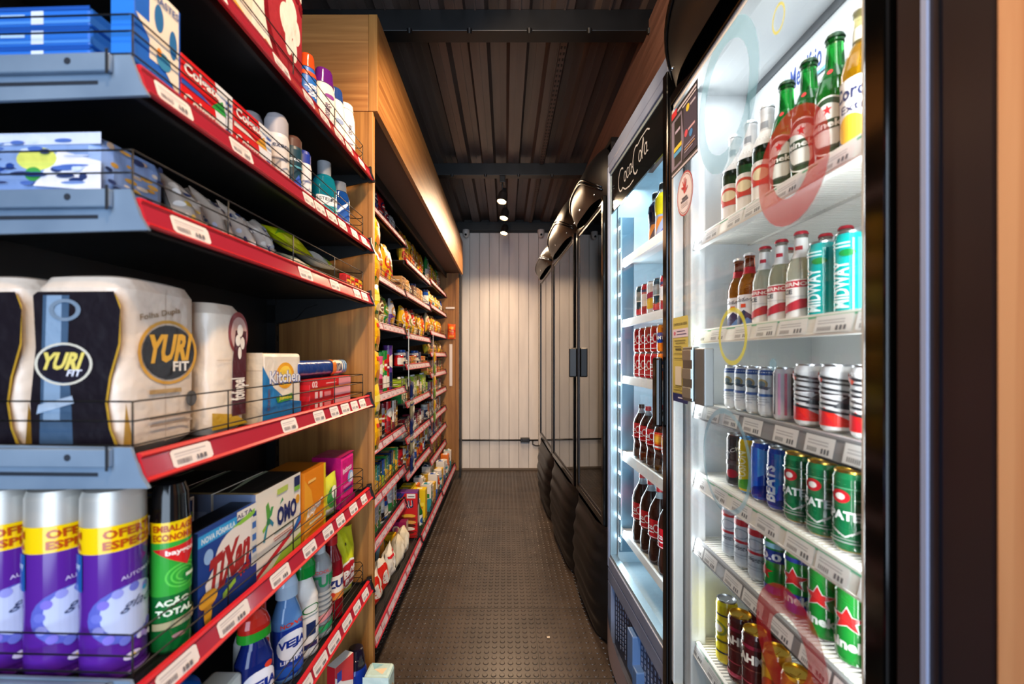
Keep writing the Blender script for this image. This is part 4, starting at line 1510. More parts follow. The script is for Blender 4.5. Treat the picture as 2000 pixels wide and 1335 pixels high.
def glade():
    r, h = .037, .262
    b = [(0, r * .94, r * .94), (.004, r, r), (.178, r, r), (.179, r, r), (.212, r, r), (.213, r * .995, r * .995), (.25, r * .985, r * .985), (.262, r * .8, r * .8)]
    mb = MB()
    mb.loft(b[:3], mat('#54218f', 'g'), 36)
    art(mb, [('r', 0, .0, 1, .10, '#4a1a80'), ('e', .60, .50, .40, .22, '#5a62c0'), ('e', .66, .52, .34, .20, '#b8c4e6')] +
        [('e', .62 + .33 * math.cos(a * .5), .49 + .20 * math.sin(a * .5), .055, .035, ['#6a72cc', '#8f94dc', '#7a6ed0'][a % 3]) for a in range(13)] +
        [('e', .70 + .05 * ((a * 7) % 5), .28 - .02 * (a % 3), .035, .022, ['#cfd6f2', '#9a8ad8'][a % 2]) for a in range(5)] +
        [('t', 'glade', .74, .56, .40, .10, '#3c4668', {'bold': .0, 'shear': .25, 'asp': .7}), ('e', .76, .645, .03, .018, '#3a8ad0'),
         ('t', 'AUTOMATIC', .72, .80, .42, .03, '#cfc2ea', {'bold': .01, 'rot': 5}), ('r', .0, .72, .14, 1.0, '#1f5aa8'), ('t', 'spray', .06, .90, .10, .05, '#cfe0f4', {}),
         ('r', .92, .82, 1.2, 1.0, '#1a1a4a'), ('e', .62, .16, .09, .03, '#d8d0f0'), ('e', .62, .16, .03, .014, '#e8c86a'), ('e', .2, .07, .12, .02, '#b49ae0'), ('r', .55, .04, .95, .05, '#a88ad8')],
        loft_map(b[:3], 0, .178, PI), (24, 0), .00016, 'g', clip=False)
    band = MB()
    bb = [(.178, r * 1.003, r * 1.003), (.214, r * 1.003, r * 1.003)]
    band.loft(bb, mat('#f0c808', 'g'), 36, caps=False)
    art(band, [('t', 'OFERTA', .66, .70, .62, .34, '#b04a10', {'bold': .04, 'rot': 1}), ('t', 'ESPECIAL', .68, .28, .66, .32, '#b04a10', {'bold': .04}),
               ('t', 'EMBALAGEM', -.18, .70, .60, .30, '#b04a10', {'bold': .04}), ('t', 'ECONOMICA', -.18, .30, .60, .30, '#b04a10', {'bold': .04})], loft_map(bb, .178, .214, PI), (24, 0), .0002, 'g', clip=False)
    cap = MB()
    cap.loft([(.214, r * .99, r * .99), (.25, r * .98, r * .98), (.260, r * .9, r * .9), (.263, r * .7, r * .7)], mat('#c9c4bc', 'pm'), 36)
    return ('air_freshener', [('body', mb.build('body')), ('cap', cap.build('cap')), ('offer_band', band.build('offer_band'))])


GL = glade()
for k, lab in enumerate(('purple air freshener can with yellow band, rightmost of three, lower left', 'purple air freshener can with yellow band, middle one of three',
                         'purple air freshener can with yellow band, cut by the left edge')):
    on1(GL, .049 - .001 * k, .074 + .0785 * k, Z5, lab, 'spray can', 'purple air fresheners', -38)


def raid():
    r = .026
    b = [(0, r * .94, r * .94), (.004, r, r), (.165, r, r), (.166, r, r), (.196, r, r), (.2, r * .97, r * .97)]
    mb = MB()
    mb.loft(b, [mat('#0f4a22', 'g'), mat('#10662c', 'g'), mat('#f0c808', 'g'), mat('#f0c808', 'g'), mat('#101010', 'g')], 30)
    art(mb, [('r', -.2, .52, 1.2, 1.0, '#2f9a34'), ('ring', .6, .68, .30, .11, .9, '#57c24a'), ('ring', .6, .68, .22, .08, .86, '#57c24a'), ('ring', .6, .68, .14, .05, .8, '#57c24a'),
             ('p', [(.1, .94), (.95, .98), (.65, .76)], '#c81f20'), ('t', 'baygon', .56, .90, .5, .06, '#f0e8e0', {'bold': .03}), ('e', .72, .66, .16, .06, '#178030'), ('r', .62, .65, .82, .68, '#dff0d8'),
             ('t', 'AÇÃO', .42, .46, .52, .075, '#e4f0da', {'bold': .04}), ('t', 'TOTAL', .45, .37, .58, .06, '#e4f0da', {'bold': .04}), ('p', [(.1, .28), (1, .32), (1, .25), (.1, .22)], '#a8a27e'), ('e', .5, .15, .1, .02, '#b88a8a')],
        loft_map(b, 0, .166, PI), (22, 0), .00018, 'g', clip=False)
    art(mb, [('t', 'EMBALAGEM', .5, .70, .8, .34, '#b04a10', {'bold': .04}), ('t', 'ECONOMICA', .5, .25, .8, .34, '#b04a10', {'bold': .04})], loft_map(b, .166, .196, PI), (22, 0), .0002, 'g')
    cap = MB()
    cap.loft([(.199, r * .97, r * .97), (.235, r * .9, r * .9), (.25, r * .72, r * .72), (.255, r * .45, r * .45)], mat('#0c0c0d', 'g'), 30)
    return ('insecticide_can', [('body', mb.build('body')), ('cap', cap.build('cap'))])


on1(raid(), .103, .036, Z5, 'green insecticide can with black cap and yellow band', 'spray can', None, -30)

tix = carton('detergent_box', .156, .05, .158, '#123a8c', [
    ('p', [(0, 0), (1, 0), (1, .12), (.75, .06), (.3, .14), (0, .22)], '#0e2c6e'), ('r', .0, .84, .62, .96, '#2a9ad8'), ('t', 'NOVA FÓRMULA', .32, .90, .54, .08, '#dff0fa', {'bold': .03}),
    ('r', .62, .90, 1, 1, '#e8e4da'), ('p', [(.55, .86), (.96, .94), (.96, .88), (.58, .78)], '#8ac43a'), ('t', 'ALTA', .76, .94, .3, .05, '#3a2a6a', {'bold': .02}),
    ('e', .15, .70, .07, .08, '#8fb4e2'), ('e', .58, .58, .34, .27, '#e9e2da'), ('p', [(.12, .22), (.92, .62), (.92, .86), (.5, .82), (.1, .42)], '#e9e2da'),
    ('t', 'TiXan', .50, .50, .74, .40, '#a8221f', {'bold': .055, 'rot': 10, 'shear': .2}), ('t', 'YPÊ', .74, .30, .24, .11, '#c8281f', {'bold': .05, 'rot': 10}),
    ('r', .88, .25, 1, .84, '#d9d6cc'), ('r', .90, .7, .98, .78, '#3a6ab0'), ('r', .90, .55, .98, .63, '#3a6ab0'), ('r', .90, .4, .98, .48, '#3a6ab0'),
    ('e', .14, .26, .14, .09, '#e2a42a'), ('e', .13, .12, .06, .14, '#e2a42a'), ('p', [(.36, .20), (.58, .28), (.58, .22), (.36, .13)], '#9ac63a')],
    left=[('r', 0, 0, 1, 1, '#0a2048')], right=[('r', 0, 0, 1, 1, '#12388a')], top=[('r', 0, 0, 1, 1, '#15181f'), ('r', .0, .0, 1, .12, '#2a4a9a')])
on1(tix, .210, .040, Z5, 'blue detergent box with big red lettering, fifth shelf', 'box')


def omo():
    w, h = .175, .172
    return carton('detergent_box', w, .085, h, '#ebe3d4', [
        ('p', [(0, 0), (1, 0), (1, .34), (.84, .30), (.5, .14), (0, .05)], '#e2e6c8'), ('p', [(.0, 0), (1, .30), (1, .36), (.7, .28), (0, .06)], '#c8202a'), ('p', [(.72, .22), (1, .46), (1, .34), (.86, .26)], '#1f6ab4'),
        ('p', [(.3, 0), (1, .0), (1, .18), (.5, .10)], '#a8cc3a'),
        ('p', [(.22, .60), (.30, .66), (.24, .84), (.19, .80)], '#5aa03a'), ('p', [(.24, .62), (.31, .66), (.35, .75), (.30, .76)], '#3f9a50'), ('p', [(.22, .60), (.12, .54), (.14, .50), (.24, .56)], '#8ab832'),
        ('p', [(.24, .58), (.17, .38), (.13, .40), (.20, .56)], '#2a8a9a'), ('p', [(.26, .58), (.33, .51), (.35, .55), (.28, .62)], '#2a7a9a'), ('e', .24, .60, .04, .04, '#2f7a4a'),
        ('t', 'OMO', .65, .58, .46, .24, '#1c2560', {'bold': .05}), ('p', [(.48, .73), (.56, .76), (.54, .80)], '#2a8a5a'),
        ('r', .36, .40, .82, .42, '#5a7a5a'), ('r', .34, .34, .78, .352, '#b86a5a'), ('r', .36, .31, .74, .322, '#b86a5a'),
        ('r', .42, .86, .66, .93, '#b8cc5a'), ('r', .82, .84, .96, .97, '#1e2a5a'), ('r', .82, .78, .96, .84, '#7ab03a'), ('e', .90, .66, .05, .06, '#e0a028')],
        left=[('r', 0, 0, 1, 1, '#6a7a9a'), ('r', .1, .3, .9, .8, '#8a98b4')], top=[('r', 0, 0, 1, 1, '#2a2622'), ('r', 0, 0, .06, 1, '#b8a878'), ('p', [(0, .7), (.6, 1), (1, 1), (1, .9), (.6, .85)], '#b8c4a4'), ('r', .2, .3, .8, .34, '#4a4640')])


O_ = omo()
on1(O_, .374, .058, Z5, 'cream detergent box with dark blue lettering and green splash, front of its row', 'box', 'cream detergent boxes')
on1(O_, .374, .148, Z5, 'cream detergent box directly behind the front splash box', 'box', 'cream detergent boxes')
on1(O_, .374, .238, Z5, 'cream detergent box at the very back, third of its row', 'box', 'cream detergent boxes')
on1(O_, .190, .175, Z5 - .0, 'cream detergent box standing behind the blue red-lettered box', 'box', 'cream detergent boxes')
van = carton('stain_remover_box', .112, .10, .165, '#e8860e', [
    ('p', [(0, 0), (.5, .2), (.3, .7), (0, .9)], '#f0a42a'), ('r', .90, .0, 1, 1, '#e2c41e'), ('t', 'kleper', .46, .40, .74, .17, '#f6ead8', {'bold': .03, 'rot': 8, 'shear': .2}), ('r', .2, .2, .8, .24, '#f6dca8'), ('r', .15, .82, .5, .86, '#f6c46a')],
    left=[('r', 0, 0, 1, 1, '#c4700c')], top=[('r', 0, 0, 1, 1, '#b0660e')])
on1(van, .525, .060, Z5, 'orange box with white script between the cream box and pink pack', 'box')
yb = bag('soap_bag', .08, .115, .035, '#c8cf3a', [('e', .5, .5, .3, .25, '#3a8a3a'), ('e', .6, .6, .2, .15, '#eeeada'), ('r', .1, .1, .9, .25, '#d8d8c8')], seed=11)
on1(yb, .635, .030, Z5, 'small yellow-green bag between the orange box and pink pack', 'bag', None, -8)
pk = carton('sanitary_pad_pack', .105, .085, .150, '#d31a7c', [
    ('t', 'Intimus', .45, .72, .62, .12, '#f4e4ee', {'bold': .03, 'rot': 4}), ('e', .68, .52, .2, .13, '#8ab8e8'), ('e', .72, .50, .12, .10, '#e8eef8'), ('r', .15, .36, .7, .42, '#e86ab0'), ('r', .2, .3, .75, .33, '#2a3a9a'), ('p', [(0, 0), (1, 0), (1, .12), (0, .22)], '#a8105c')],
    left=[('r', 0, 0, 1, 1, '#b0146a'), ('r', .2, .6, .7, .68, '#e890c0')], top=[('r', 0, 0, 1, 1, '#a80f60')], kind='film', b=.012)
on1(pk, .745, .058, Z5, 'bright pink soft pack at the far end of the fifth shelf', 'pack')

# --- sixth shelf: cleaning bottles
Z6 = top_of(S6)


def cleaner(name, h, r1, r2, col, capcol, wrap, kind='g', cap_h=.05, capw=.7, bk='g', body2=None, waist=1.0):
    b = [(0, r1 * .93, r2 * .93, 2.8), (.006, r1, r2, 2.8), (h * .45, r1 * waist, r2 * waist, 2.8), (h * .72, r1 * .98, r2 * .98, 2.6), (h * .88, r1 * .70, r2 * .82, 2.2), (h, r1 * .46, r2 * .60, 2)]
    mats_ = mat(col, bk)
    c = [(h - .004, r1 * capw, r2 * capw, 2.2), (h + cap_h * .45, r1 * capw, r2 * capw, 2.2), (h + cap_h * .75, r1 * capw * .8, r2 * capw * .8, 2.2), (h + cap_h * .97, r1 * capw * .45, r2 * capw * .45, 2), (h + cap_h, r1 * .15, r2 * .15, 2)]
    return lathe_product(name, b, mats_, c, mat(capcol, 'g'), wrap, (.01, h * .80), kind, 28, label_part='label')


bl = lathe_product('bleach_bottle', [(0, .055, .045, 3), (.01, .06, .05, 3), (.14, .06, .05, 3), (.19, .045, .038, 2.4), (.205, .022, .022)], mat('#1258b8', 'g'),
                   [(.200, .024, .024), (.235, .022, .022), (.238, .012, .012)], mat('#1a4fa0', 'g'), [('e', .5, .5, .3, .3, '#2a78d8'), ('r', .1, .0, .9, .10, '#d8e4f0')], (.01, .14), kind='g')
on1(bl, .155, .085, Z6, 'round blue jug at the bottom left, below the blue detergent box', 'bottle', None, -30)
lime3 = carton('sponge_box', .07, .06, .13, '#dfe2dc', [('p', [(.2, 0), (1, 0), (1, .6)], '#5ab02a'), ('p', [(.5, 0), (.7, 0), (.9, .5)], '#d8d02a')], left=[('p', [(0, 0), (1, 0), (1, .5)], '#4aa028'), ('e', .3, .8, .25, .1, '#c9cfd6')], b=.008)
on1(lime3, .258, .075, Z6, 'white and green box standing between the blue jug and dark blue bottle', 'box')
vj = [('e', .5, .52, .36, .27, '#eceaf0'), ('t', 'VEJA', .5, .54, .62, .18, '#16308a', {'bold': .05, 'asp': .5}), ('e', .62, .82, .08, .05, '#d8402a'), ('p', [(0, .02), (1, .02), (1, .22), (0, .30)], '#dcdfe8'), ('t', 'LIMPEZA', .5, .12, .6, .06, '#2a3a8a', {'bold': .03})]
v1 = cleaner('cleaner_bottle', .178, .036, .026, '#14246a', '#c8281c', vj, cap_h=.052, capw=.86)
mbx = MB()
mbx.loft([(.174, .0325, .0235, 2.2), (.192, .0322, .0233, 2.2)], mat('#2fa02c', 'g'), 28)
v1[1].append(('cap_skirt', mbx.build('cap_skirt')))
v2 = cleaner('cleaner_bottle', .185, .036, .026, '#e9e4e0', '#d8451c', [('p', [(0, .5), (.8, .4), (1, .9), (1, 1.1), (0, 1.1)], '#16308a'), ('e', .5, .62, .36, .22, '#eceaf0'), ('t', 'VEJA', .5, .62, .62, .16, '#16308a', {'bold': .05, 'asp': .5}), ('e', .62, .84, .09, .06, '#d8402a'), ('t', 'BANHO', .5, .34, .6, .07, '#2a3a7a', {'bold': .03}), ('p', [(.1, .06), (.9, .14), (.9, .24), (.1, .12)], '#e07a30'), ('e', .4, .44, .07, .04, '#d8402a')], cap_h=.05, capw=.8)
v3 = cleaner('cleaner_bottle', .19, .034, .026, '#5f8cc4', '#b4cbe2', [('r', .0, .0, 1, .78, '#1c3a98'), ('t', 'NOVO', .5, .84, .5, .07, '#d8402a', {'bold': .03}), ('e', .5, .50, .36, .22, '#e6e8f0'), ('t', 'VEJA', .5, .52, .62, .16, '#16308a', {'bold': .05, 'asp': .5}), ('t', 'LIMPA', .5, .26, .5, .06, '#d8dcf0', {'bold': .03}), ('r', .1, .04, .9, .18, '#2a5ab8')], cap_h=.055, capw=.74)
v4 = cleaner('cleaner_bottle', .20, .034, .026, '#ece6de', '#128a34', [('ring', .55, .72, .2, .07, .8, '#1f7a3a'), ('r', .45, .28, .62, .50, '#23305a'), ('r', .4, .08, .66, .16, '#23305a'), ('r', .3, .6, .7, .62, '#8a9a9a')], cap_h=.05, capw=.86, bk='p')
on1(v1, .330, .046, Z6, 'dark blue cleaner bottle with red and green cap, sixth shelf', 'bottle', None, -32)
on1(v2, .385, .085, Z6, 'white cleaner bottle with orange cap, just behind the dark blue one', 'bottle', None, -32)
on1(v3, .460, .048, Z6, 'blue cleaner bottle with pale blue cap, sixth shelf', 'bottle', None, -32)
on1(v4, .535, .045, Z6, 'white cleaner bottle with bright green cap', 'bottle', None, -32)
secs = [(0, .030, .030), (.006, .034, .034)]
for k in range(9):
    secs += [(.012 + k * .013, .034, .034), (.018 + k * .013, .031, .031)]
secs += [(.135, .034, .034), (.18, .035, .035), (.205, .028, .028), (.222, .016, .016)]
tuf = lathe_product('alcohol_bottle', secs, mat('#c9d0d2', 'cl'), [(.220, .018, .018), (.245, .017, .017), (.247, .01, .01)], mat('#c4ccd0', 'p'),
                    [('t', 'TUFF', .5, .62, .8, .34, '#0f7a4a', {'bold': .05}), ('t', 'ÁLCOOL', .36, .95, .5, .14, '#c84a4a', {'bold': .03}), ('p', [(.1, -2.0), (.9, -1.4), (.9, -1.0), (.1, -1.6)], '#d88a8a'), ('p', [(.0, -2.7), (1, -2.1), (1, -1.6), (.6, -1.9), (0, -2.4)], '#1f9a5a')],
                    (.14, .18), kind='m', n=28, label_part='label')
tuf = None
mb = MB()
mb.loft(secs, mat('#c4cacc', 'cl'), 28)
lb = MB()
art(lb, [('t', 'TUFF', .5, .76, .84, .16, '#0f7a4a', {'bold': .05}), ('t', 'ÁLCOOL', .34, .90, .5, .06, '#c84a4a', {'bold': .03}), ('p', [(.0, .12), (1, .32), (1, .42), (0, .22)], '#d88a8a'), ('p', [(.0, .0), (1, .14), (1, .28), (.6, .16), (0, .10)], '#1f9a5a')],
    lambda u, v, o: ((.0355 + o) * math.sin((u - .5) * PI), -(.0355 + o) * math.cos((u - .5) * PI), .008 + v * .19), (20, 0), .0002, 'm')
cp = MB()
cp.loft([(.220, .018, .018), (.245, .017, .017), (.247, .01, .01)], mat('#c4ccd0', 'p'), 24)
tuf = ('alcohol_bottle', [('body', mb.build('body')), ('cap', cp.build('cap')), ('label', lb.build('label'))])
on1(tuf, .615, .045, Z6, 'clear ribbed bottle with green and pink print, sixth shelf', 'bottle', None, -32)
zul = lathe_product('bottle', [(0, .030, .030), (.005, .033, .033), (.12, .033, .033), (.165, .030, .030), (.195, .018, .018), (.21, .014, .014)], mat('#7a0c18', 'g'),
                    [(.208, .017, .017), (.232, .017, .017), (.234, .01, .01)], mat('#b8181c', 'p'),
                    [('r', 0, .3, 1, 1, '#e8dccc'), ('t', 'ZUL', .5, .76, .66, .24, '#1c2a6a', {'bold': .05}), ('r', 0, .3, 1, .5, '#e08a3a'), ('e', .3, .46, .12, .08, '#d8402a')], (.03, .125), label_part='label')
zul = ('vinegar_bottle', zul[1])
on1(zul, .695, .045, Z6, 'dark red bottle with cream label and red cap, sixth shelf', 'bottle', None, -32)
bom = bag('steel_wool_bag', .115, .215, .07, '#cfd21e', [
    ('e', .55, .36, .38, .22, '#f0eada'), ('e', .55, .36, .34, .19, '#b8202a'), ('t', 'BOM', .55, .41, .5, .12, '#f4eee4', {'bold': .05, 'rot': 14}), ('t', 'BRIL', .58, .29, .4, .09, '#f4eee4', {'bold': .05, 'rot': 14}),
    ('e', .4, .78, .05, .02, '#3a3a2a'), ('p', [(.1, .02), (.9, .02), (.9, .1), (.1, .14)], '#e2dfa8')], seed=9, crumple=2.0)
on1(bom, .790, .058, Z6, 'yellow bag with red oval emblem at the far end of sixth shelf', 'bag', None, -14)

# --- bottom shelf, far end
Z7 = top_of(S7)
rb = carton('insecticide_box', .075, .03, .205, '#e8dfd6', [('p', [(0, 1), (1, 1), (1, .6), (.4, .72), (0, .86)], '#c8202a'), ('r', .1, .76, .35, .9, '#2a3a9a'), ('p', [(0, .0), (.7, .3), (.8, .36), (0, .1)], '#c8202a'), ('p', [(0, 0), (.5, 0), (.2, .12)], '#3a9a3a')], left=[('r', 0, .3, 1, 1, '#c8202a')])
on1(rb, .725, .03, Z7, 'white and red box on the lowest shelf, left of the dark bottle', 'box', None, -20)
fb = lathe_product('softener_bottle', [(0, .034, .026, 2.6), (.006, .038, .03, 2.6), (.08, .038, .03, 2.6), (.11, .034, .028, 2.4), (.125, .028, .026)], mat('#12308a', 'g'),
                   [(.122, .030, .028), (.15, .027, .026), (.151, .026, .025), (.178, .022, .022), (.180, .017, .017)], mat('#140f22', 'g'), [('p', [(0, .0), (1, .0), (1, .5), (.5, .7), (0, .5)], '#2a7ad8'), ('e', .5, .4, .2, .2, '#d8e2f0')], (.01, .11), label_part='label')
on1(fb, .815, .018, Z7, 'blue bottle with tall black cap at the far end of the lowest shelf', 'bottle', None, -20)
tis = carton('tissue_pack', .07, .08, .122, '#b4cfc8', [('e', .5, .4, .3, .25, '#c9a87a'), ('e', .5, .42, .18, .15, '#e2cba0'), ('r', .6, .1, .9, .3, '#2a5a8a')], left=[('e', .5, .45, .34, .28, '#c9a070'), ('e', .5, .5, .2, .14, '#ead9b4'), ('p', [(0, .75), (1, .85), (1, 1), (0, 1)], '#c9ddd6')], top=[('p', [(.2, .3), (.6, .2), (.5, .7)], '#e2c9a4'), ('p', [(.5, .7), (.8, .4), (.9, .9)], '#8ab8c0')], kind='film', b=.01)
on1(tis, .800, -.062, Z7, 'pale green tissue pack on the lowest shelf beside the aisle', 'pack', None, 0)

# ================================================================ drinks in the two coolers
def can(r, h, col, lidcol='#b9bdc2', ops=(), kind='pm', span=PI, name='drink_can', neck=None):
    b = [(0, r * .78, r * .78), (.004, r * .93, r * .93), (.010, r, r), (h - .012, r, r), (h - .003, r * .88, r * .88), (h - .002, r * .88, r * .88)]
    mb = MB()
    mb.loft(b, [mat(lidcol, 'met'), mat(col, kind), mat(col, kind), mat(neck or col, kind), mat(lidcol, 'met')], 26, caps=False)
    art(mb, ops, loft_map(b, .010, h - .012, span), (18, 0), .0002, kind, clip=False)
    lid = MB()
    lid.loft([(h - .003, r * .895, r * .895), (h, r * .89, r * .89), (h, r * .83, r * .83), (h - .004, r * .80, r * .80), (h - .004, .0005, .0005)], mat(lidcol, 'met'), 24, caps=False)
    lid.cbox(-r * .22, r * .22, -r * .55, r * .12, h - .004, h - .0025, mat(lidcol, 'met'), .0006)
    return (name, [('body', mb.build('body')), ('lid', lid.build('lid'))])


def longneck(h, r, col, label_ops, neck_ops=None, capcol='#c9cdd0', kind='gl', z=(.03, .55), liquid=None, neckz=(.70, .90), name='bottle'):
    b = [(0, r * .93), (.004, r), (h * .56, r), (h * .66, r * .82), (h * .75, r * .48), (h * .93, r * .42), (h * .935, r * .47), (h * .955, r * .47), (h * .96, r * .42), (h * .975, r * .42)]
    secs = [(q, a, a) for q, a in b]
    mb = MB()
    if liquid:
        mb.loft(secs, [mat(liquid, kind)] * 4 + [mat(col, kind)] * 5, 24)
    else:
        mb.loft(secs, mat(col, kind), 24)
    cp = MB()
    cp.loft([(h * .962, r * .50, r * .50), (h * .968, r * .52, r * .52), (h * .99, r * .46, r * .46), (h, r * .38, r * .38)], mat(capcol, 'pm'), 20)
    lb = MB()
    art(lb, label_ops, loft_map(secs, h * z[0], h * z[1], PI), (18, 0), .0002, 'm')
    parts = [('body', mb.build('body')), ('cap', cp.build('cap')), ('label', lb.build('label'))]
    if neck_ops:
        nk = MB()
        art(nk, neck_ops, loft_map(secs, h * neckz[0], h * neckz[1], 2 * PI), (24, 8), .0002, 'm')
        parts.append(('neck_label', nk.build('neck_label')))
    return (name, parts)


def in1(proto, x, y, z, label, cat, group=None, turn=0):
    """y world depth along the aisle, x world distance from the camera axis"""
    return place(proto, (x, y, z), RZ1 + math.radians(turn), label, cat, group)


TURN = 32          # labels are turned a little towards the entrance
BN = 'beer_bottle'
stella = longneck(.225, .029, '#1f4a26', [('r', 0, 0, 1, .62, '#e4e0da'), ('e', .5, .62, .45, .26, '#e9e5e0'), ('e', .5, .55, .30, .22, '#c8402a'), ('e', .5, .56, .2, .14, '#e8d8b0'), ('r', .3, .3, .7, .4, '#c83028')],
                  [('r', 0, 0, 1, 1, '#dfe0e2'), ('r', .4, .4, .6, .6, '#9aa0a8')], '#dfe0e2', 'gl', (.10, .50), None, (.60, .99), BN)
hein = longneck(.235, .029, '#1f9a34', [('e', .5, .5, .42, .5, '#e2e6e2'), ('ring', .5, .5, .40, .47, .8, '#173a22'), ('star', .5, .76, .08, .10, '#c8202a'), ('r', .02, .44, .98, .60, '#173a22'),
                                        ('t', 'Heineken', .5, .52, .84, .12, '#e9ece9', {'bold': .03}), ('r', .3, .12, .7, .16, '#3a4a40')],
                [('e', .5, .3, .035, .12, '#c8202a')], '#1c3a24', 'gl', (.10, .52), None, (.66, .82), BN)
corona = longneck(.235, .029, '#d8c98a', [('r', 0, .40, 1, 1, '#e6e4e0'), ('r', 0, 0, 1, .38, '#1f2f5a'), ('e', .4, .25, .24, .22, '#e0b030'), ('t', 'Corona', .5, .80, .8, .22, '#23305a', {'bold': .03}), ('t', 'Extra', .5, .56, .5, .12, '#23305a', {'bold': .01})],
                  [('r', 0, .2, 1, .9, '#c9c4b0')], '#e0ddd4', 'gl', (.06, .50), '#f0a818', (.74, .86), BN)
ZA = CZ + .3115
xs = [(1.062, .56), (.998, .562), (.934, .562)]
for k, (y, x) in enumerate(xs):
    in1(stella, x, y, ZA, 'dark green bottle with white neck foil on the top cooler shelf, ' + ('farthest of its three', 'middle of its three', 'nearest of its three')[k], 'bottle', 'white necked bottles', TURN)
for k, (y, x) in enumerate([(.870, .562), (.806, .562), (.742, .562)]):
    in1(hein, x, y, ZA, 'bright green beer bottle on the top cooler shelf, ' + ('seen through the red ring', 'middle one of the front three', 'beside the amber bottle')[k], 'bottle', 'green beer bottles', TURN)
in1(corona, .560, .680, ZA, 'clear bottle of amber beer with white and blue label, top cooler shelf', 'bottle', None, TURN)
for k, y in enumerate((.90, .836, .77)):
    in1(hein, .628, y, ZA, 'green beer bottle in the second row of the top shelf, ' + ('farthest', 'middle', 'nearest')[k] + ' of that row', 'bottle', 'green beer bottles', TURN)
for k, y in enumerate((1.09, 1.026, .962)):
    in1(stella, .628, y, ZA, 'white foiled bottle in the second row of the top shelf, ' + ('farthest', 'middle', 'nearest')[k] + ' of that row', 'bottle', 'white necked bottles', TURN)

ZB = CZ + .0635
cab = longneck(.172, .024, '#7a2f10', [('r', 0, 0, 1, 1, '#dfe2ea'), ('p', [(0, 0), (1, 0), (.85, .2), (.5, .5), (.15, .2)], '#23305a'), ('p', [(.4, .0), (.9, 0), (.6, .25)], '#5a8ac8'), ('t', 'Cabare', .5, .85, .7, .14, '#3a3a44', {'bold': .0, 'shear': .3}), ('r', .42, .58, .56, .70, '#d8482a')],
               [('r', .0, .0, 1, .5, '#c8202a')], '#e2e4e8', 'gl', (.04, .44), '#c8761c', (.72, .9), 'ice_bottle')
smir = longneck(.172, .024, '#d9dcd0', [('r', 0, 0, 1, 1, '#e8e6e6'), ('r', 0, .80, 1, .97, '#b8283a'), ('t', 'SMIRNOFF', .5, .885, .86, .10, '#f0e6e6', {'bold': .03}), ('t', 'ICE', .3, .70, .3, .12, '#3a3a44', {'bold': .02}), ('p', [(.05, .12), (.95, .34), (.98, .52), (.6, .50), (.05, .28)], '#b8283a'), ('r', .2, .56, .8, .58, '#c8c8cc')],
                [('r', 0, 0, 1, 1, '#ecebe9'), ('r', .42, .4, .6, .6, '#b8283a')], '#c03040', 'gl', (.03, .46), '#e4e2cc', (.70, .92), 'ice_bottle')
mid = can(.0225, .136, '#0f9a98', '#b9c4c8', [('t', 'MIDWAY', .42, .34, .34, .62, '#d8ecee', {'bold': .02}), ('r', .74, 0, .88, 1, '#5fd0d0'), ('e', .5, .80, .16, .06, '#1a7a3a'), ('r', .2, .86, .6, .89, '#bfe6e6'), ('r', .2, .92, .6, .94, '#bfe6e6')], 'g')
# vertical lettering for the tall teal cans
mid = can(.0225, .136, '#0f9a98', '#b9c4c8', [('r', .74, 0, .88, 1, '#4fc0c0'), ('t', 'MIDWAY', .42, .36, .62 * 2, .30 * .57, '#d8ecee', {'bold': .02, 'rot': 90, 'asp': .53}),
                                              ('e', .55, .80, .16, .05, '#1a7a3a'), ('r', .2, .88, .6, .90, '#bfe6e6'), ('r', .2, .93, .6, .95, '#bfe6e6')], 'g')
in1(cab, .566, 1.055, ZB, 'amber bottle with mountain label at the far end of the second cooler shelf', 'bottle', 'mountain label bottles', TURN)
in1(cab, .560, .998, ZB, 'amber bottle with mountain label, second from the far end, red neck', 'bottle', 'mountain label bottles', TURN)
for k, y in enumerate((.938, .882, .824)):
    in1(smir, .560, y, ZB, 'clear bottle with white neck band and red swoosh label, ' + ('farthest', 'middle', 'nearest')[k] + ' of three in front', 'bottle', 'red and white label bottles', TURN)
for k, y in enumerate((.768, .706)):
    in1(mid, .560, y, ZB, 'tall teal can with vertical white lettering, ' + ('farther', 'nearer')[k] + ' of the front two', 'can', 'teal cans', TURN)
for k, y in enumerate((.95, .84, .79, .73)):
    in1(smir, .618, y, ZB, 'clear red-capped bottle in the second row of the second shelf, %s from its far end' % ('first', 'second', 'third', 'fourth')[k], 'bottle', 'red and white label bottles', TURN)

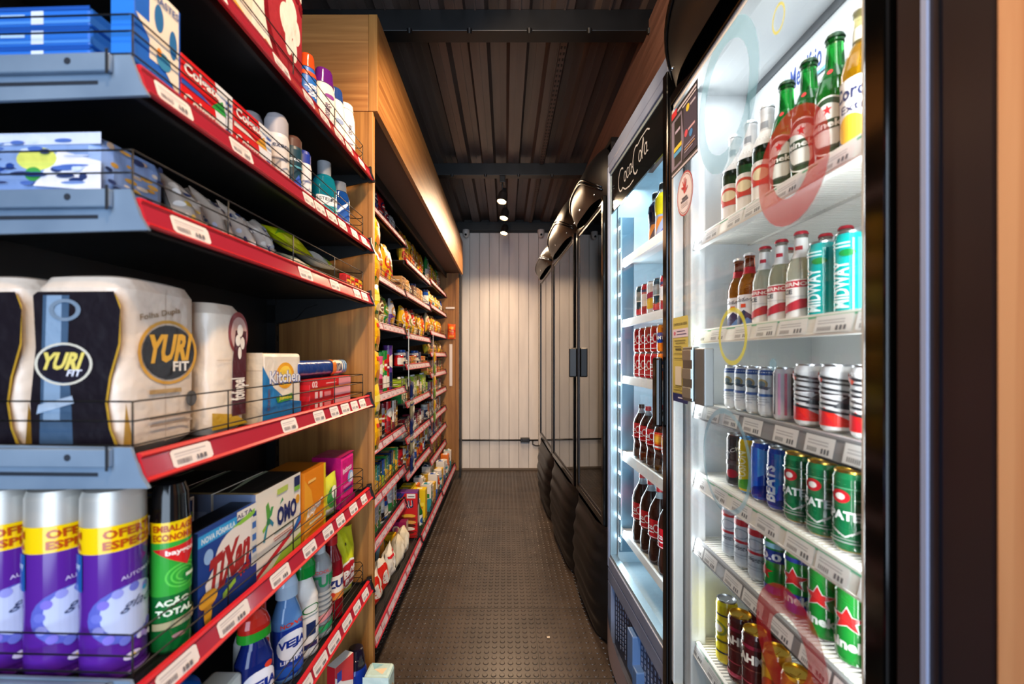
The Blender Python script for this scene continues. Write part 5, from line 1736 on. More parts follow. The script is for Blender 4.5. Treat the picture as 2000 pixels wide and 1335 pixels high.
ZC = CZ - .1265
eis = can(.0205, .104, '#cfd4dc', '#b9bdc2', [('r', -.5, .93, 1.5, 1.06, '#2a4a8c'), ('e', .42, .70, .20, .13, '#a8926a'), ('e', .42, .70, .13, .08, '#5a6a7a'), ('p', [(.3, .60), (.6, .55), (.7, .62), (.4, .66)], '#3a4a5a'),
                                              ('r', .2, .38, .75, .45, '#3a5a9a'), ('r', .2, .30, .6, .32, '#9aa4b4'), ('r', .2, .24, .66, .26, '#9aa4b4'), ('r', .2, .16, .55, .18, '#9aa4b4')], 'p')
pinkc = can(.0205, .104, '#c9c4cc', '#b9bdc2', [('r', .12 + .17 * k, 0, .19 + .17 * k, 1, ('#a82a4a', '#1f1a24', '#c890b0', '#a82a4a', '#2a2430')[k]) for k in range(5)], 'p')
mons = can(.0245, .112, '#dcdde0', '#b9bdc2', [('p', [(0, .0), (.35, .34), (.7, .18), (1, .06), (1, 0), (.3, 0)], '#d8281f'), ('p', [(-.1, .3), (0, .05), (.6, .02), (.3, .3)], '#c8202a')] +
           [('p', [(.05 + .1 * (k % 3), .30 + .10 * k), (.95, .20 + .10 * k + .03 * (k % 2)), (.92, .24 + .10 * k + .03 * (k % 2)), (.2, .345 + .10 * k)], '#23262c') for k in range(7)] +
           [('p', [(.0, .95), (.3, .80), (.35, .86), (.05, 1.0)], '#d8482a'), ('p', [(.55, .35), (.95, .30), (.92, .62), (.70, .5)], '#2a2d34'), ('r', .3, .55, .7, .58, '#e6e6ea')], 'p')
for k, y in enumerate((1.068, 1.020, .972, .924)):
    in1(eis, .560, y, ZC, 'white can with blue rim and crest, %s from the far end of the third shelf' % ('first', 'second', 'third', 'fourth')[k], 'can', 'white cans with blue rims', TURN)
in1(pinkc, .560, .872, ZC, 'small can with pink and black vertical stripes on the third cooler shelf', 'can', None, TURN)
for k, y in enumerate((.800, .734, .668)):
    in1(mons, .560, y, ZC, 'white can with black slashes and red base, %s of the front three' % ('farthest', 'middle', 'nearest')[k], 'can', 'white cans with black slashes', TURN)
for k, y in enumerate((.82, .76)):
    in1(mons, .618, y, ZC, 'white can with black slashes behind the front row, %s one' % ('farther', 'nearer')[k], 'can', 'white cans with black slashes', TURN)

ZD = CZ - .3105
blk = can(.0235, .124, '#3a3a40', '#a9adb2', [('t', 'JACK', .5, .72, .6, .12, '#c8c8cc', {'bold': .02, 'rot': 20}), ('e', .5, .2, .2, .1, '#a82a3a'), ('r', .2, .4, .8, .5, '#55555c')], 'g')
yelc = can(.0225, .124, '#e2c21c', '#4a86b8', [('t', 'FUSION', .4, .5, 1.3, .16, '#f2e8b0', {'rot': 90, 'bold': .02, 'asp': .5}), ('p', [(0, 0), (1, 0), (1, .3), (0, .12)], '#5aa83a'), ('r', .7, 0, 1, 1, '#efd84a')], 'g')
beat = can(.0235, .126, '#1c48b4', '#b9bdc2', [('p', [(.5, .2), (1, .6), (1, 1), (.5, 1)], '#2a86d8'), ('p', [(0, 0), (1, 0), (1, .2), (.4, .1)], '#1a2a8a'), ('t', 'BEATS', .36, .42, 1.4, .17, '#dfe6f4', {'rot': 90, 'bold': .035, 'asp': .5}), ('p', [(.55, .1), (.9, .2), (.9, .5), (.6, .4)], '#3a4ad8')], 'g')
beat2 = can(.0235, .126, '#1c48b4', '#b9bdc2', [('r', .2, .0, .5, 1, '#2a6ad8'), ('p', [(0, 0), (1, 0), (1, .3), (.4, .2)], '#1a2a8a'), ('p', [(.5, .4), (1, .6), (1, .9), (.5, 1)], '#4aa0e8')], 'g')
spat = can(.0265, .128, '#16663c', '#c9a24a', [('p', [(-.5, -.1), (1.5, -.1), (1.5, .30), (1.0, .42), (.5, .16), (0, .36), (-.5, .30)], '#d6d8d6'), ('p', [(.2, .34), (.5, .16), (.8, .34)], '#16663c'),
                                               ('t', 'SPATEN', .5, .46, .80, .14, '#e6eae6', {'bold': .045}), ('e', .42, .74, .16, .10, '#b8202a'), ('e', .42, .74, .08, .05, '#e6dcd4'), ('r', .64, .70, .9, .72, '#9ac0a4'), ('r', .2, .86, .8, .875, '#5aa078'), ('r', .2, .06, .8, .08, '#9aa4a0'), ('r', .2, .11, .7, .125, '#9aa4a0')], 'g', neck='#1f7a4a')
in1(blk, .560, 1.052, ZD, 'black can with silver lid at the far end of the fourth cooler shelf', 'can', None, TURN)
in1(yelc, .560, .998, ZD, 'yellow can between the black and blue cans', 'can', None, TURN)
in1(beat2, .560, .944, ZD, 'blue can right after the yellow one, fourth cooler shelf', 'can', 'blue cans', TURN)
in1(beat, .560, .886, ZD, 'blue can with vertical white lettering beside the green gold-lidded cans', 'can', 'blue cans', TURN)
for k, y in enumerate((.824, .762, .700, .640)):
    in1(spat, .558, y, ZD, 'green and white can with gold lid, %s from the blue cans in the front row' % ('first', 'second', 'third', 'fourth')[k], 'can', 'green cans with gold lids', TURN)
for k, y in enumerate((.80, .74, .68)):
    in1(spat, .620, y, ZD, 'gold-lidded green can in the second row of the fourth shelf, %s from the blue cans' % ('first', 'second', 'third')[k], 'can', 'green cans with gold lids', TURN)
for k, y in enumerate((.98, .92, .862)):
    in1(beat2, .618, y, ZD, 'blue can in the second row of the fourth shelf, %s from the far end' % ('first', 'second', 'third')[k], 'can', 'blue cans', TURN)

ZE = CZ - .4855
bud = can(.024, .120, '#ccd3da', '#b4b8be', [('r', -.5, .88, 1.5, 1.02, '#c02a36'), ('r', -.5, .48, 1.5, .54, '#c02a36'), ('ring', .5, .70, .26, .12, .8, '#98a6b4'), ('t', 'Budweiser', .5, .38, .95, .12, '#3a3a4a', {'shear': .3, 'bold': .0}), ('r', .2, .2, .8, .22, '#a8b0ba'), ('r', .2, .14, .7, .155, '#a8b0ba')], 'p')
h00 = can(.0265, .122, '#1f8a34', '#3a5aa0', [('r', -.5, .62, 1.5, .86, '#1a3a8c'), ('t', '0.0', .45, .73, .5, .15, '#e6eaf2', {'bold': .04}), ('r', -.5, -.02, 1.5, .14, '#1a3a9a'), ('star', .3, .40, .24, .15, '#c82a2a'), ('r', .72, .14, .86, .62, '#8ad86a'), ('r', -.5, .9, 1.5, 1.0, '#8ac0d8')], 'g')
hcan = can(.0265, .122, '#1f8a34', '#b9bdc2', [('star', .48, .62, .36, .22, '#e8e4e0'), ('star', .48, .62, .31, .19, '#c82a2a'), ('t', 'Heineken', .5, .24, 1.1, .17, '#e6ece6', {'bold': .04}), ('r', .8, .3, .9, 1, '#6ac85a')], 'g')
h00b = can(.0265, .122, '#1f8a34', '#3a5aa0', [('star', .48, .62, .36, .22, '#e8e4e0'), ('star', .48, .62, .31, .19, '#c82a2a'), ('r', -.5, -.02, 1.5, .34, '#1a3a9a'), ('t', 'Heineken', .5, .24, 1.1, .17, '#e6ece6', {'bold': .04}), ('r', -.5, .92, 1.5, 1.0, '#1a3a9a')], 'g')
for k, y in enumerate((1.068, 1.010, .952)):
    in1(bud, .558, y, ZE, 'white can with red bands and script lettering, %s of three at the far end' % ('farthest', 'middle', 'nearest')[k], 'can', 'white cans with red bands', TURN)
in1(h00, .558, .888, ZE, 'green and blue can marked 0.0 beside the white red-banded cans', 'can', 'green cans with a red star', TURN)
in1(h00b, .558, .822, ZE, 'green can with red star and blue base, next to the 0.0 can', 'can', 'green cans with a red star', TURN)
for k, y in enumerate((.758, .694, .634)):
    in1(hcan, .558, y, ZE, 'all-green can with red star on the fifth shelf, %s one' % ('first after the blue based', 'middle', 'nearest')[k], 'can', 'green cans with a red star', TURN)

ZF = CZ - .7585
sch = can(.025, .155, '#d8c81c', '#b9bdc2', [('r', -.5, .82, 1.5, .85, '#23304a'), ('ring', .4, .58, .28, .13, .72, '#7a8a3a'), ('e', .4, .58, .15, .07, '#d8d8d0'), ('r', -.5, .14, 1.5, .17, '#23304a'), ('r', .2, .34, .7, .38, '#5a5a2a')], 'g')
brah = can(.0265, .155, '#4c1016', '#c9a030', [('r', -.5, .84, 1.5, .90, '#8a1f3a'), ('t', 'BRAHMA', .5, .68, 1.15, .15, '#efe4d8', {'bold': .05}), ('r', -.5, .28, 1.5, .30, '#a83a4a'), ('r', .2, .5, .8, .52, '#7a3a34'), ('r', -.5, .05, 1.5, .12, '#b8405a')], 'g')
gold = can(.0265, .155, '#c98a1c', '#d0a83a', [('r', .2, 0, .35, 1, '#e6b84a'), ('e', .5, .5, .3, .2, '#b8401c'), ('r', -.5, .85, 1.5, .9, '#a8601c')], 'g')
oran = can(.0265, .155, '#d8641c', '#d0a83a', [('r', .2, 0, .35, 1, '#f08a3a'), ('e', .5, .5, .3, .2, '#e8d8c0')], 'g')
in1(sch, .552, 1.085, ZF, 'yellow can with dark bands at the far end of the lowest visible cooler shelf', 'can', None, TURN)
for k, y in enumerate((1.022, .962)):
    in1(brah, .552, y, ZF, 'maroon can with gold lid and bold white letters, %s one' % ('farther', 'nearer')[k], 'can', 'maroon cans', TURN)
in1(gold, .560, .898, ZF, 'golden can seen through the lower red ring, farther one', 'can', 'golden cans', TURN)
in1(gold, .560, .836, ZF, 'golden can seen through the lower red ring, nearer one', 'can', 'golden cans', TURN)
in1(oran, .560, .774, ZF, 'orange can at the bottom edge, nearest of the gold-lidded row', 'can', None, TURN)
for k, y in enumerate((1.05, .99)):
    in1(brah, .616, y, ZF, 'maroon can in the row behind, %s one' % ('farther', 'nearer')[k], 'can', 'maroon cans', TURN)

# cola cooler
TW = 30


def in2(proto, lx, ly, z, label, cat, group=None, turn=TW):
    p = fpos(F2, lx, ly, z)
    return place(proto, (p.x, p.y, z), F2A + math.radians(turn), label, cat, group)


def pet(h, r, liquid, capcol, label_col, ops, name='soda_bottle', lz=(.38, .66), airtop=True, neckliq=None):
    b = [(0, r * .80), (.006, r * .97), (h * .12, r), (h * .30, r * .88), (h * .36, r * .97), (h * .62, r), (h * .72, r * .86), (h * .84, r * .45), (h * .90, r * .30), (h * .93, r * .30)]
    secs = [(q, a, a) for q, a in b]
    mb = MB()
    mb.loft(secs, [mat(liquid, 'g')] * 7 + [mat(neckliq or '#c9d4d8', 'cl')] * 2, 24)
    cp = MB()
    cp.loft([(h * .925, r * .36, r * .36), (h * .995, r * .35, r * .35), (h, r * .28, r * .28)], mat(capcol, 'p'), 18)
    lb = MB()
    lb.loft([(h * lz[0], r * 1.004, r * 1.004), (h * lz[1], r * 1.004, r * 1.004)], mat(label_col, 'g'), 24, caps=False)
    art(lb, ops, loft_map([(h * lz[0], r * 1.005, r * 1.005), (h * lz[1], r * 1.005, r * 1.005)], h * lz[0], h * lz[1], PI), (18, 0), .0002, 'p', clip=False)
    return (name, [('body', mb.build('body')), ('cap', cp.build('cap')), ('label', lb.build('label'))])


col_ops = [o_ for o_ in script_cola('#efe9ea', .5, .55, .86, .5)] + [('r', -.5, .06, 1.5, .09, '#efe9ea')]
cola = pet(.205, .032, '#2a0d08', '#1a0b0a', '#c01424', col_ops)
colaz = pet(.205, .032, '#2a0d08', '#c01424', '#c01424', col_ops)
colaB = pet(.265, .040, '#2a0d08', '#c01424', '#c01424', col_ops, lz=(.34, .58))
fan = pet(.205, .032, '#2a1208', '#1a0b0a', '#d02a1c', [('e', .5, .6, .4, .3, '#e07a1c'), ('e', .5, .6, .25, .18, '#e8a83a'), ('r', -.5, .1, 1.5, .2, '#e8e0d8')])


def gato(liq, cap, lab):
    r, h = .033, .205
    b = [(0, r * .8), (.006, r * .92), (h * .42, r * .86), (h * .46, r * .92), (h * .62, r), (h * .74, r * .92), (h * .82, r * .60), (h * .86, r * .5), (h * .90, r * .5)]
    secs = [(q, a, a) for q, a in b]
    mb = MB()
    mb.loft(secs, [mat('#cfd6dc', 'cl')] * 2 + [mat(liq, 'g')] * 4 + [mat('#d8dcd8', 'cl')] * 2, 24)
    cp = MB()
    cp.loft([(h * .88, r * .56, r * .56), (h * .97, r * .55, r * .55), (h, r * .42, r * .42)], mat(cap, 'p'), 18)
    lb = MB()
    lb.loft([(h * .05, r * .93, r * .93), (h * .44, r * .89, r * .89)], mat(lab, 'p'), 24, caps=False)
    art(lb, [('p', [(.0, .1), (.5, .9), (.7, .9), (.3, .1)], '#e08a3a'), ('p', [(.5, .1), (.9, .8), (1, .7), (.7, .1)], '#3a5aa8')], loft_map([(h * .05, r * .94, r * .94), (h * .44, r * .90, r * .90)], h * .05, h * .44, PI), (18, 0), .0002, 'p')
    return ('sports_drink_bottle', [('body', mb.build('body')), ('cap', cp.build('cap')), ('label', lb.build('label'))])


ZG = [CZ + .397, CZ + .147, CZ - .083, CZ - .393, CZ - .718]
in2(gato('#e8d01c', '#16181a', '#9aa8cc'), .345, .105, ZG[0], 'bright yellow sports drink with black cap on the top shelf of the cola cooler', 'bottle')
in2(gato('#1c2240', '#16181a', '#2a3050'), .255, .115, ZG[0], 'dark sports drink bottle behind the yellow one', 'bottle')
in2(gato('#e8701c', '#16181a', '#9aa8cc'), .43, .135, ZG[0], 'orange sports drink bottle beside the yellow one on the top shelf', 'bottle')
mixc = [can(.0265, .118, '#2a4a5a', '#b9bdc2', [('e', .5, .7, .4, .2, '#8a9aa0'), ('p', [(0, 0), (1, 0), (1, .4), (.5, .2), (0, .35)], '#c83a4a'), ('r', 0, .5, 1, .54, '#e4e8ea')], 'g'),
        can(.0265, .118, '#a82a3a', '#b9bdc2', [('e', .5, .5, .4, .24, '#e4dcdc'), ('r', 0, .8, 1, .9, '#2a3a6a')], 'g'),
        can(.0265, .118, '#c9ccd2', '#b9bdc2', [('e', .5, .3, .4, .2, '#e0b83a'), ('p', [(0, .4), (1, .6), (1, .8), (0, .6)], '#a83a5a')], 'g')]
k = 0
for j, ly in enumerate((.085, .145)):
    for i in range(7):
        in2(mixc[(i + j) % 3], .19 + .0592 * i, ly, ZG[1], '%s can, %s from the far end of the %s row, second cola cooler shelf' % (
            ('slate', 'crimson', 'silver')[(i + j) % 3], ('first', 'second', 'third', 'fourth', 'fifth', 'sixth', 'seventh')[i], ('front', 'rear')[j]), 'can', 'cans on the second shelf')
cc = can(.0265, .094, '#c01424', '#b9bdc2', col_ops, 'g')
fc = can(.0265, .094, '#e0761c', '#b9bdc2', [('e', .5, .55, .42, .24, '#1c3a8a'), ('t', 'FANTA', .5, .55, .6, .16, '#efe9e2', {'bold': .04})], 'g')
for i in range(7):
    for lev in range(2):
        pr = cc if i < 4 else fc
        in2(pr, .165 + .0592 * i, .085, ZG[2] + .0945 * lev, '%s soda can, %s from the far end, %s layer, third shelf' % (
            ('red', 'orange')[i >= 4], ('first', 'second', 'third', 'fourth', 'fifth', 'sixth', 'seventh')[i], ('lower', 'upper')[lev]), 'can', 'stacked soda cans')
for i in range(6):
    in2(fan if i in (3, 4) else colaz if i % 2 else cola, .16 + .0715 * i, .09, ZG[3], '%s bottle on the fourth shelf, %s from the far end' % (
        'orange labelled soda' if i in (3, 4) else 'red labelled cola', ('first', 'second', 'third', 'fourth', 'fifth', 'sixth')[i]), 'bottle', 'small soda bottles')
for i in range(5):
    in2(colaB, .160 + .087 * i, .095, ZG[4], 'tall cola bottle with red label, %s from the far end of the lowest shelf' % ('first', 'second', 'third', 'fourth', 'fifth')[i], 'bottle', 'tall cola bottles', 35)
for i in range(4):
    in2(colaz, .19 + .0715 * i, .165, ZG[3], 'cola bottle in the second row of the fourth shelf, %s from the far end' % ('first', 'second', 'third', 'fourth')[i], 'bottle', 'small soda bottles')

# ================================================================ groceries on the three far bays
PAL = {'yellow': '#e0b01c', 'gold': '#c08a24', 'white': '#ddd8cf', 'red': '#c01c1f', 'blue': '#1f4fa4', 'navy': '#18234e', 'green': '#22803a', 'olive': '#8a8a2a',
       'purple': '#5a3a8a', 'orange': '#e0701c', 'tan': '#b98a54', 'brown': '#5a321c', 'black': '#17151a', 'silver': '#b4b4ba', 'teal': '#2a8a9a', 'pink': '#d85a8a',
       'cream': '#e2d2ac', 'maroon': '#7a1424', 'lime': '#a4c02a', 'clear': '#c9cdd0'}
ORD = ['first', 'second', 'third', 'fourth', 'fifth', 'sixth', 'seventh', 'eighth', 'ninth', 'tenth', 'eleventh', 'twelfth', 'thirteenth', 'fourteenth', 'fifteenth', 'sixteenth', 'seventeenth', 'eighteenth', 'nineteenth', 'twentieth']
KN = {'p': ('snack_pouch', 'pouch'), 'c': ('food_carton', 'box'), 'j': ('food_jar', 'jar'), 'b': ('sauce_bottle', 'bottle'), 't': ('food_tin', 'tin'), 'u': ('biscuit_tube', 'packet'), 'k': ('drink_carton', 'carton')}
_pc = {}


def grocery(kind, c1, c2, c3, w, d, h):
    key = (kind, c1, c2, c3, w, d, h)
    if key in _pc:
        return _pc[key]
    a, b, c = PAL[c1], PAL[c2], PAL[c3]
    rr = random.Random(hash((kind, len(c1), len(c2), c3, int(w * 1000))) % 99 if False else sum(map(ord, kind + c1 + c2 + c3)) + int(w * 1000))
    v0 = rr.choice((.30, .42, .5))
    ops = [('p', [(0, 0), (1, 0), (1, v0 * rr.uniform(.4, 1)), (0, v0)], b), ('e', .5, .58, .36, .16, c), ('e', .5, .58, .28, .11, a if c1 != 'white' else b),
           ('r', .26, .555, .74, .60, '#efe9dc'), ('e', rr.uniform(.3, .7), .26, .24, .13, c), ('e', rr.uniform(.3, .7), .24, .14, .08, '#d9a860'), ('r', .1, .86, .55, .90, c), ('r', .62, .08, .9, .14, '#efe9dc')]
    name = KN[kind][0]
    if kind == 'p':
        out = bag(name, w, h, d, a, ops, seed=sum(map(ord, c1 + c2)), crumple=1.3)
    elif kind in 'ck':
        out = carton(name, w, d, h, a, ops, left=[('p', [(0, 0), (1, 0), (1, v0), (0, v0 * .8)], b), ('r', .15, .5, .85, .66, c), ('r', .2, .75, .8, .79, '#efe9dc')], top=[('r', .1, .2, .9, .8, b)])
        if kind == 'k':
            cp = MB()
            cp.loft([(h, .011, .011), (h + .010, .011, .011), (h + .012, .008, .008)], mat('#e6e6e6', 'p'), 14, 0, -d * .15)
            out = (name, [('carton_body', out[1][0][1]), ('cap', cp.build('cap'))])
    elif kind == 'j':
        r = w / 2
        out = lathe_product(name, C(r, [(0, .93), (.004, 1), (h * .78, 1), (h * .86, .8)]), mat(a, 'g'), C(r, [(h * .84, .92), (h * .985, .92), (h, .8)]), mat(b, 'p'), [('r', 0, .15, 1, .8, c), ('e', .5, .5, .3, .2, '#e9e2d2')], (0, h * .78), 'p', 16, single=True)
    elif kind == 'b':
        r = w / 2
        out = lathe_product(name, C(r, [(0, .93), (.004, 1), (h * .60, 1), (h * .74, .6), (h * .82, .36), (h * .92, .33)]), mat(a, 'g'), C(r, [(h * .9, .42), (h * .985, .40), (h, .3)]), mat(b, 'p'), [('r', 0, .2, 1, .85, c), ('e', .5, .5, .3, .2, '#e9e2d2')], (0, h * .60), 'p', 16, single=True)
    elif kind == 't':
        r = w / 2
        out = lathe_product(name, C(r, [(0, 1), (h * .03, 1), (h * .97, 1), (h, .97)]), [mat('#b8b8bc', 'met'), mat(a, 'g'), mat('#b8b8bc', 'met')], None, None, [('r', 0, .1, 1, .5, b), ('e', .5, .55, .35, .25, c), ('r', .3, .5, .7, .6, '#efe9dc')], (0, h), 'p', 18)
    else:
        r = w / 2
        out = lathe_product(name, C(r, [(0, .9), (.004, 1), (h * .92, 1), (h * .94, 1.04), (h, 1.04)]), mat(a, 'g'), None, None, [('r', 0, .1, 1, .4, b), ('e', .5, .65, .4, .15, c), ('r', .25, .62, .75, .68, '#efe9dc')], (0, h), 'p', 16)
    _pc[key] = out
    return out


grnd = random.Random(21)
# per bay, per shelf: (kind, (colour, second, third) choices, width, depth, height)
FILL = [
    # nearest bay
    [[('p', ('blue', 'white', 'red'), .11, .05, .17), ('p', ('navy', 'blue', 'silver'), .10, .05, .16), ('p', ('red', 'white', 'navy'), .11, .05, .16), ('p', ('white', 'navy', 'red'), .10, .05, .12), ('p', ('silver', 'navy', 'white'), .10, .05, .12), ('p', ('gold', 'orange', 'brown'), .11, .05, .15)],
     [('c', ('tan', 'cream', 'brown'), .09, .07, .09), ('c', ('tan', 'gold', 'brown'), .10, .07, .09), ('p', ('gold', 'olive', 'red'), .10, .05, .20), ('p', ('yellow', 'gold', 'red'), .10, .05, .22), ('p', ('olive', 'yellow', 'red'), .10, .05, .22)],
     [('p', ('white', 'olive', 'brown'), .10, .06, .17), ('p', ('olive', 'gold', 'brown'), .10, .06, .17), ('p', ('brown', 'gold', 'cream'), .11, .06, .18), ('p', ('olive', 'white', 'green'), .10, .06, .17), ('p', ('silver', 'purple', 'gold'), .10, .05, .19)],
     [('u', ('red', 'white', 'maroon'), .045, .045, .20), ('u', ('purple', 'navy', 'white'), .05, .05, .25), ('p', ('purple', 'silver', 'navy'), .11, .07, .27), ('u', ('pink', 'maroon', 'white'), .045, .045, .19), ('u', ('green', 'white', 'lime'), .05, .05, .21), ('u', ('green', 'white', 'red'), .05, .05, .22)],
     [('u', ('maroon', 'red', 'gold'), .045, .045, .17), ('u', ('red', 'maroon', 'white'), .045, .045, .18), ('u', ('black', 'tan', 'white'), .05, .05, .17), ('c', ('white', 'maroon', 'tan'), .05, .04, .17), ('u', ('brown', 'tan', 'gold'), .05, .05, .16), ('u', ('silver', 'black', 'red'), .05, .05, .15)],
     [('c', ('navy', 'yellow', 'green'), .035, .08, .13), ('c', ('blue', 'lime', 'green'), .035, .08, .13), ('c', ('yellow', 'green', 'blue'), .035, .08, .12), ('c', ('green', 'yellow', 'silver'), .035, .08, .13), ('c', ('teal', 'yellow', 'navy'), .04, .08, .12)],
     [('j', ('blue', 'red', 'white'), .085, .085, .11), ('u', ('white', 'green', 'silver'), .045, .045, .15), ('c', ('silver', 'green', 'white'), .05, .05, .14), ('c', ('white', 'green', 'olive'), .05, .05, .15), ('u', ('silver', 'black', 'white'), .05, .05, .14)],
     None],
    # middle bay
    [[('p', ('gold', 'yellow', 'red'), .10, .05, .19), ('p', ('yellow', 'red', 'gold'), .10, .05, .20), ('p', ('yellow', 'orange', 'brown'), .10, .05, .19), ('p', ('white', 'gold', 'red'), .10, .05, .20), ('p', ('gold', 'white', 'brown'), .10, .05, .21)],
     [('c', ('tan', 'gold', 'brown'), .10, .07, .11), ('c', ('gold', 'tan', 'cream'), .09, .07, .11), ('p', ('silver', 'brown', 'cream'), .09, .05, .12), ('c', ('brown', 'gold', 'cream'), .09, .07, .10), ('j', ('blue', 'navy', 'white'), .06, .06, .13)],
     [('p', ('yellow', 'brown', 'white'), .10, .05, .18), ('p', ('orange', 'yellow', 'red'), .10, .05, .18), ('p', ('cream', 'orange', 'olive'), .10, .05, .17), ('p', ('red', 'yellow', 'white'), .10, .05, .19), ('p', ('gold', 'cream', 'brown'), .10, .05, .18)],
     [('j', ('red', 'silver', 'white'), .06, .06, .08), ('j', ('silver', 'blue', 'navy'), .06, .06, .10), ('c', ('navy', 'white', 'blue'), .07, .05, .09), ('c', ('orange', 'gold', 'brown'), .08, .05, .06), ('c', ('gold', 'orange', 'red'), .08, .05, .06)],
     [('k', ('lime', 'green', 'white'), .06, .06, .15), ('k', ('lime', 'white', 'green'), .06, .06, .15), ('u', ('olive', 'gold', 'white'), .06, .06, .15), ('c', ('black', 'brown', 'red'), .06, .06, .14), ('c', ('cream', 'gold', 'brown'), .05, .05, .08)],
     [('j', ('silver', 'black', 'white'), .08, .08, .08), ('c', ('maroon', 'silver', 'white'), .06, .05, .11), ('c', ('black', 'red', 'gold'), .06, .05, .12), ('j', ('maroon', 'pink', 'white'), .06, .06, .12), ('c', ('silver', 'maroon', 'navy'), .06, .05, .10)],
     [('u', ('red', 'white', 'maroon'), .05, .05, .16), ('u', ('white', 'blue', 'gold'), .05, .05, .15), ('u', ('gold', 'orange', 'blue'), .05, .05, .16), ('u', ('silver', 'red', 'blue'), .05, .05, .15), ('u', ('maroon', 'orange', 'gold'), .05, .05, .15), ('u', ('orange', 'red', 'cream'), .05, .05, .15)],
     None],
    # farthest bay
    [[('p', ('green', 'white', 'silver'), .10, .05, .20), ('p', ('red', 'silver', 'white'), .10, .05, .19), ('p', ('yellow', 'red', 'green'), .10, .05, .18), ('p', ('gold', 'yellow', 'red'), .10, .05, .18), ('p', ('lime', 'red', 'yellow'), .10, .05, .17)],
     [('j', ('blue', 'navy', 'white'), .07, .07, .13), ('p', ('yellow', 'blue', 'white'), .09, .05, .14), ('p', ('gold', 'orange', 'white'), .09, .05, .13), ('p', ('yellow', 'teal', 'white'), .09, .05, .13)],
     [('p', ('cream', 'yellow', 'red'), .09, .05, .16), ('p', ('yellow', 'gold', 'red'), .09, .05, .15), ('p', ('gold', 'cream', 'olive'), .09, .05, .15), ('p', ('yellow', 'olive', 'red'), .09, .05, .15)],
     [('p', ('yellow', 'olive', 'brown'), .09, .05, .13), ('p', ('gold', 'yellow', 'cream'), .09, .05, .12), ('c', ('black', 'gold', 'red'), .07, .05, .09)],
     [('c', ('orange', 'yellow', 'white'), .06, .05, .12), ('c', ('green', 'gold', 'red'), .06, .05, .11), ('c', ('maroon', 'orange', 'cream'), .06, .05, .11)],
     [('c', ('lime', 'white', 'green'), .06, .05, .11), ('c', ('purple', 'navy', 'white'), .06, .05, .11), ('j', ('navy', 'purple', 'white'), .06, .06, .11), ('c', ('red', 'orange', 'white'), .06, .05, .10)],
     [('j', ('silver', 'white', 'navy'), .06, .06, .12), ('c', ('orange', 'white', 'red'), .06, .05, .12), ('b', ('silver', 'black', 'white'), .055, .055, .14), ('c', ('white', 'silver', 'navy'), .06, .05, .12)],
     [('c', ('olive', 'white', 'gold'), .05, .05, .12), ('c', ('navy', 'blue', 'white'), .06, .05, .13), ('j', ('navy', 'white', 'silver'), .06, .06, .12), ('c', ('red', 'white', 'pink'), .06, .05, .11)],
     [('c', ('yellow', 'gold', 'brown'), .06, .06, .11), ('c', ('gold', 'yellow', 'orange'), .06, .06, .10), ('c', ('orange', 'red', 'yellow'), .06, .06, .12), ('c', ('red', 'orange', 'maroon'), .06, .06, .10)],
     None],
]
for bi, (y0, L, hs, blab) in enumerate(BAYS):
    bay = blab.split()[0] + ' grocery bay'
    for si, h in enumerate(hs):
        rows = FILL[bi][si]
        z = CZ + h - .015 + .0245
        y = y0 + .03 if bi else 1.97
        k = 0
        while True:
            kind, (c1, c2, c3), w, d, hh = rows[k % len(rows)]
            if y + w > y0 + L - .022:
                break
            gap = (hs[si - 1] - h) if si else .30
            hh = min(hh, gap - .055)
            pr = grocery(kind, c1, c2, c3, w, d, round(hh, 3))
            x = -.605 - .018 - d / 2 - grnd.uniform(0, .012)
            word = KN[kind][0].replace('_', ' ')
            lab = '%s %s with %s print, %s along the %s shelf of the %s' % (c1, word, c2, ORD[k], ORD[si], bay)
            if len(lab.split()) > 16:
                lab = '%s %s, %s along the %s shelf, %s' % (c1, word, ORD[k], ORD[si], bay)
            place(pr, (x, y + w / 2, z), PI / 2 + grnd.uniform(-.05, .05), lab, KN[kind][1], '%s groceries, %s shelf' % (bay.split()[0], ORD[si]))
            y += w + .006
            k += 1

# bottom decks, hand placed
ZL = CZ - 1.115 + .0245
XF = -.51


def low(proto, x, y, dz, label, cat, group=None, turn=0, rx=0):
    return place(proto, (x, y, ZL + dz), PI / 2 + math.radians(turn), label, cat, group, rx)


flour = bag('flour_bag', .115, .16, .075, '#e2dccf', [('p', [(0, .2), (.5, .1), (.55, .9), (0, .8)], '#d0281c'), ('e', .3, .5, .2, .2, '#e8e0d4'), ('e', .75, .4, .15, .2, '#efe9dc')], seed=31, crumple=3.2)
rice = bag('rice_bag', .12, .15, .07, '#dcd6c9', [('e', .6, .5, .25, .3, '#eee8dc'), ('r', .1, .8, .9, .88, '#c8202a')], seed=32, crumple=3.4)
for k, (x, y, dz, pr, lb) in enumerate([(-.578, 1.76, 0, rice, 'white rice bag on the lowest deck, nearest the oak panel'), (-.578, 1.885, 0, flour, 'red and white flour bag on the lowest deck, second from the oak panel'),
                                        (-.578, 2.01, 0, flour, 'red and white flour bag on the lowest deck, third from the oak panel'), (-.578, 2.135, 0, rice, 'white rice bag on the lowest deck, farther one of the pair'),
                                        (-.672, 1.89, 0, flour, 'red and white flour bag lying in the second row of the lowest deck'), (-.672, 2.02, 0, rice, 'white rice bag in the second row of the lowest deck')]):
    low(pr, x, y, dz, lb, 'bag', 'flour and rice bags', grnd.uniform(-6, 6))
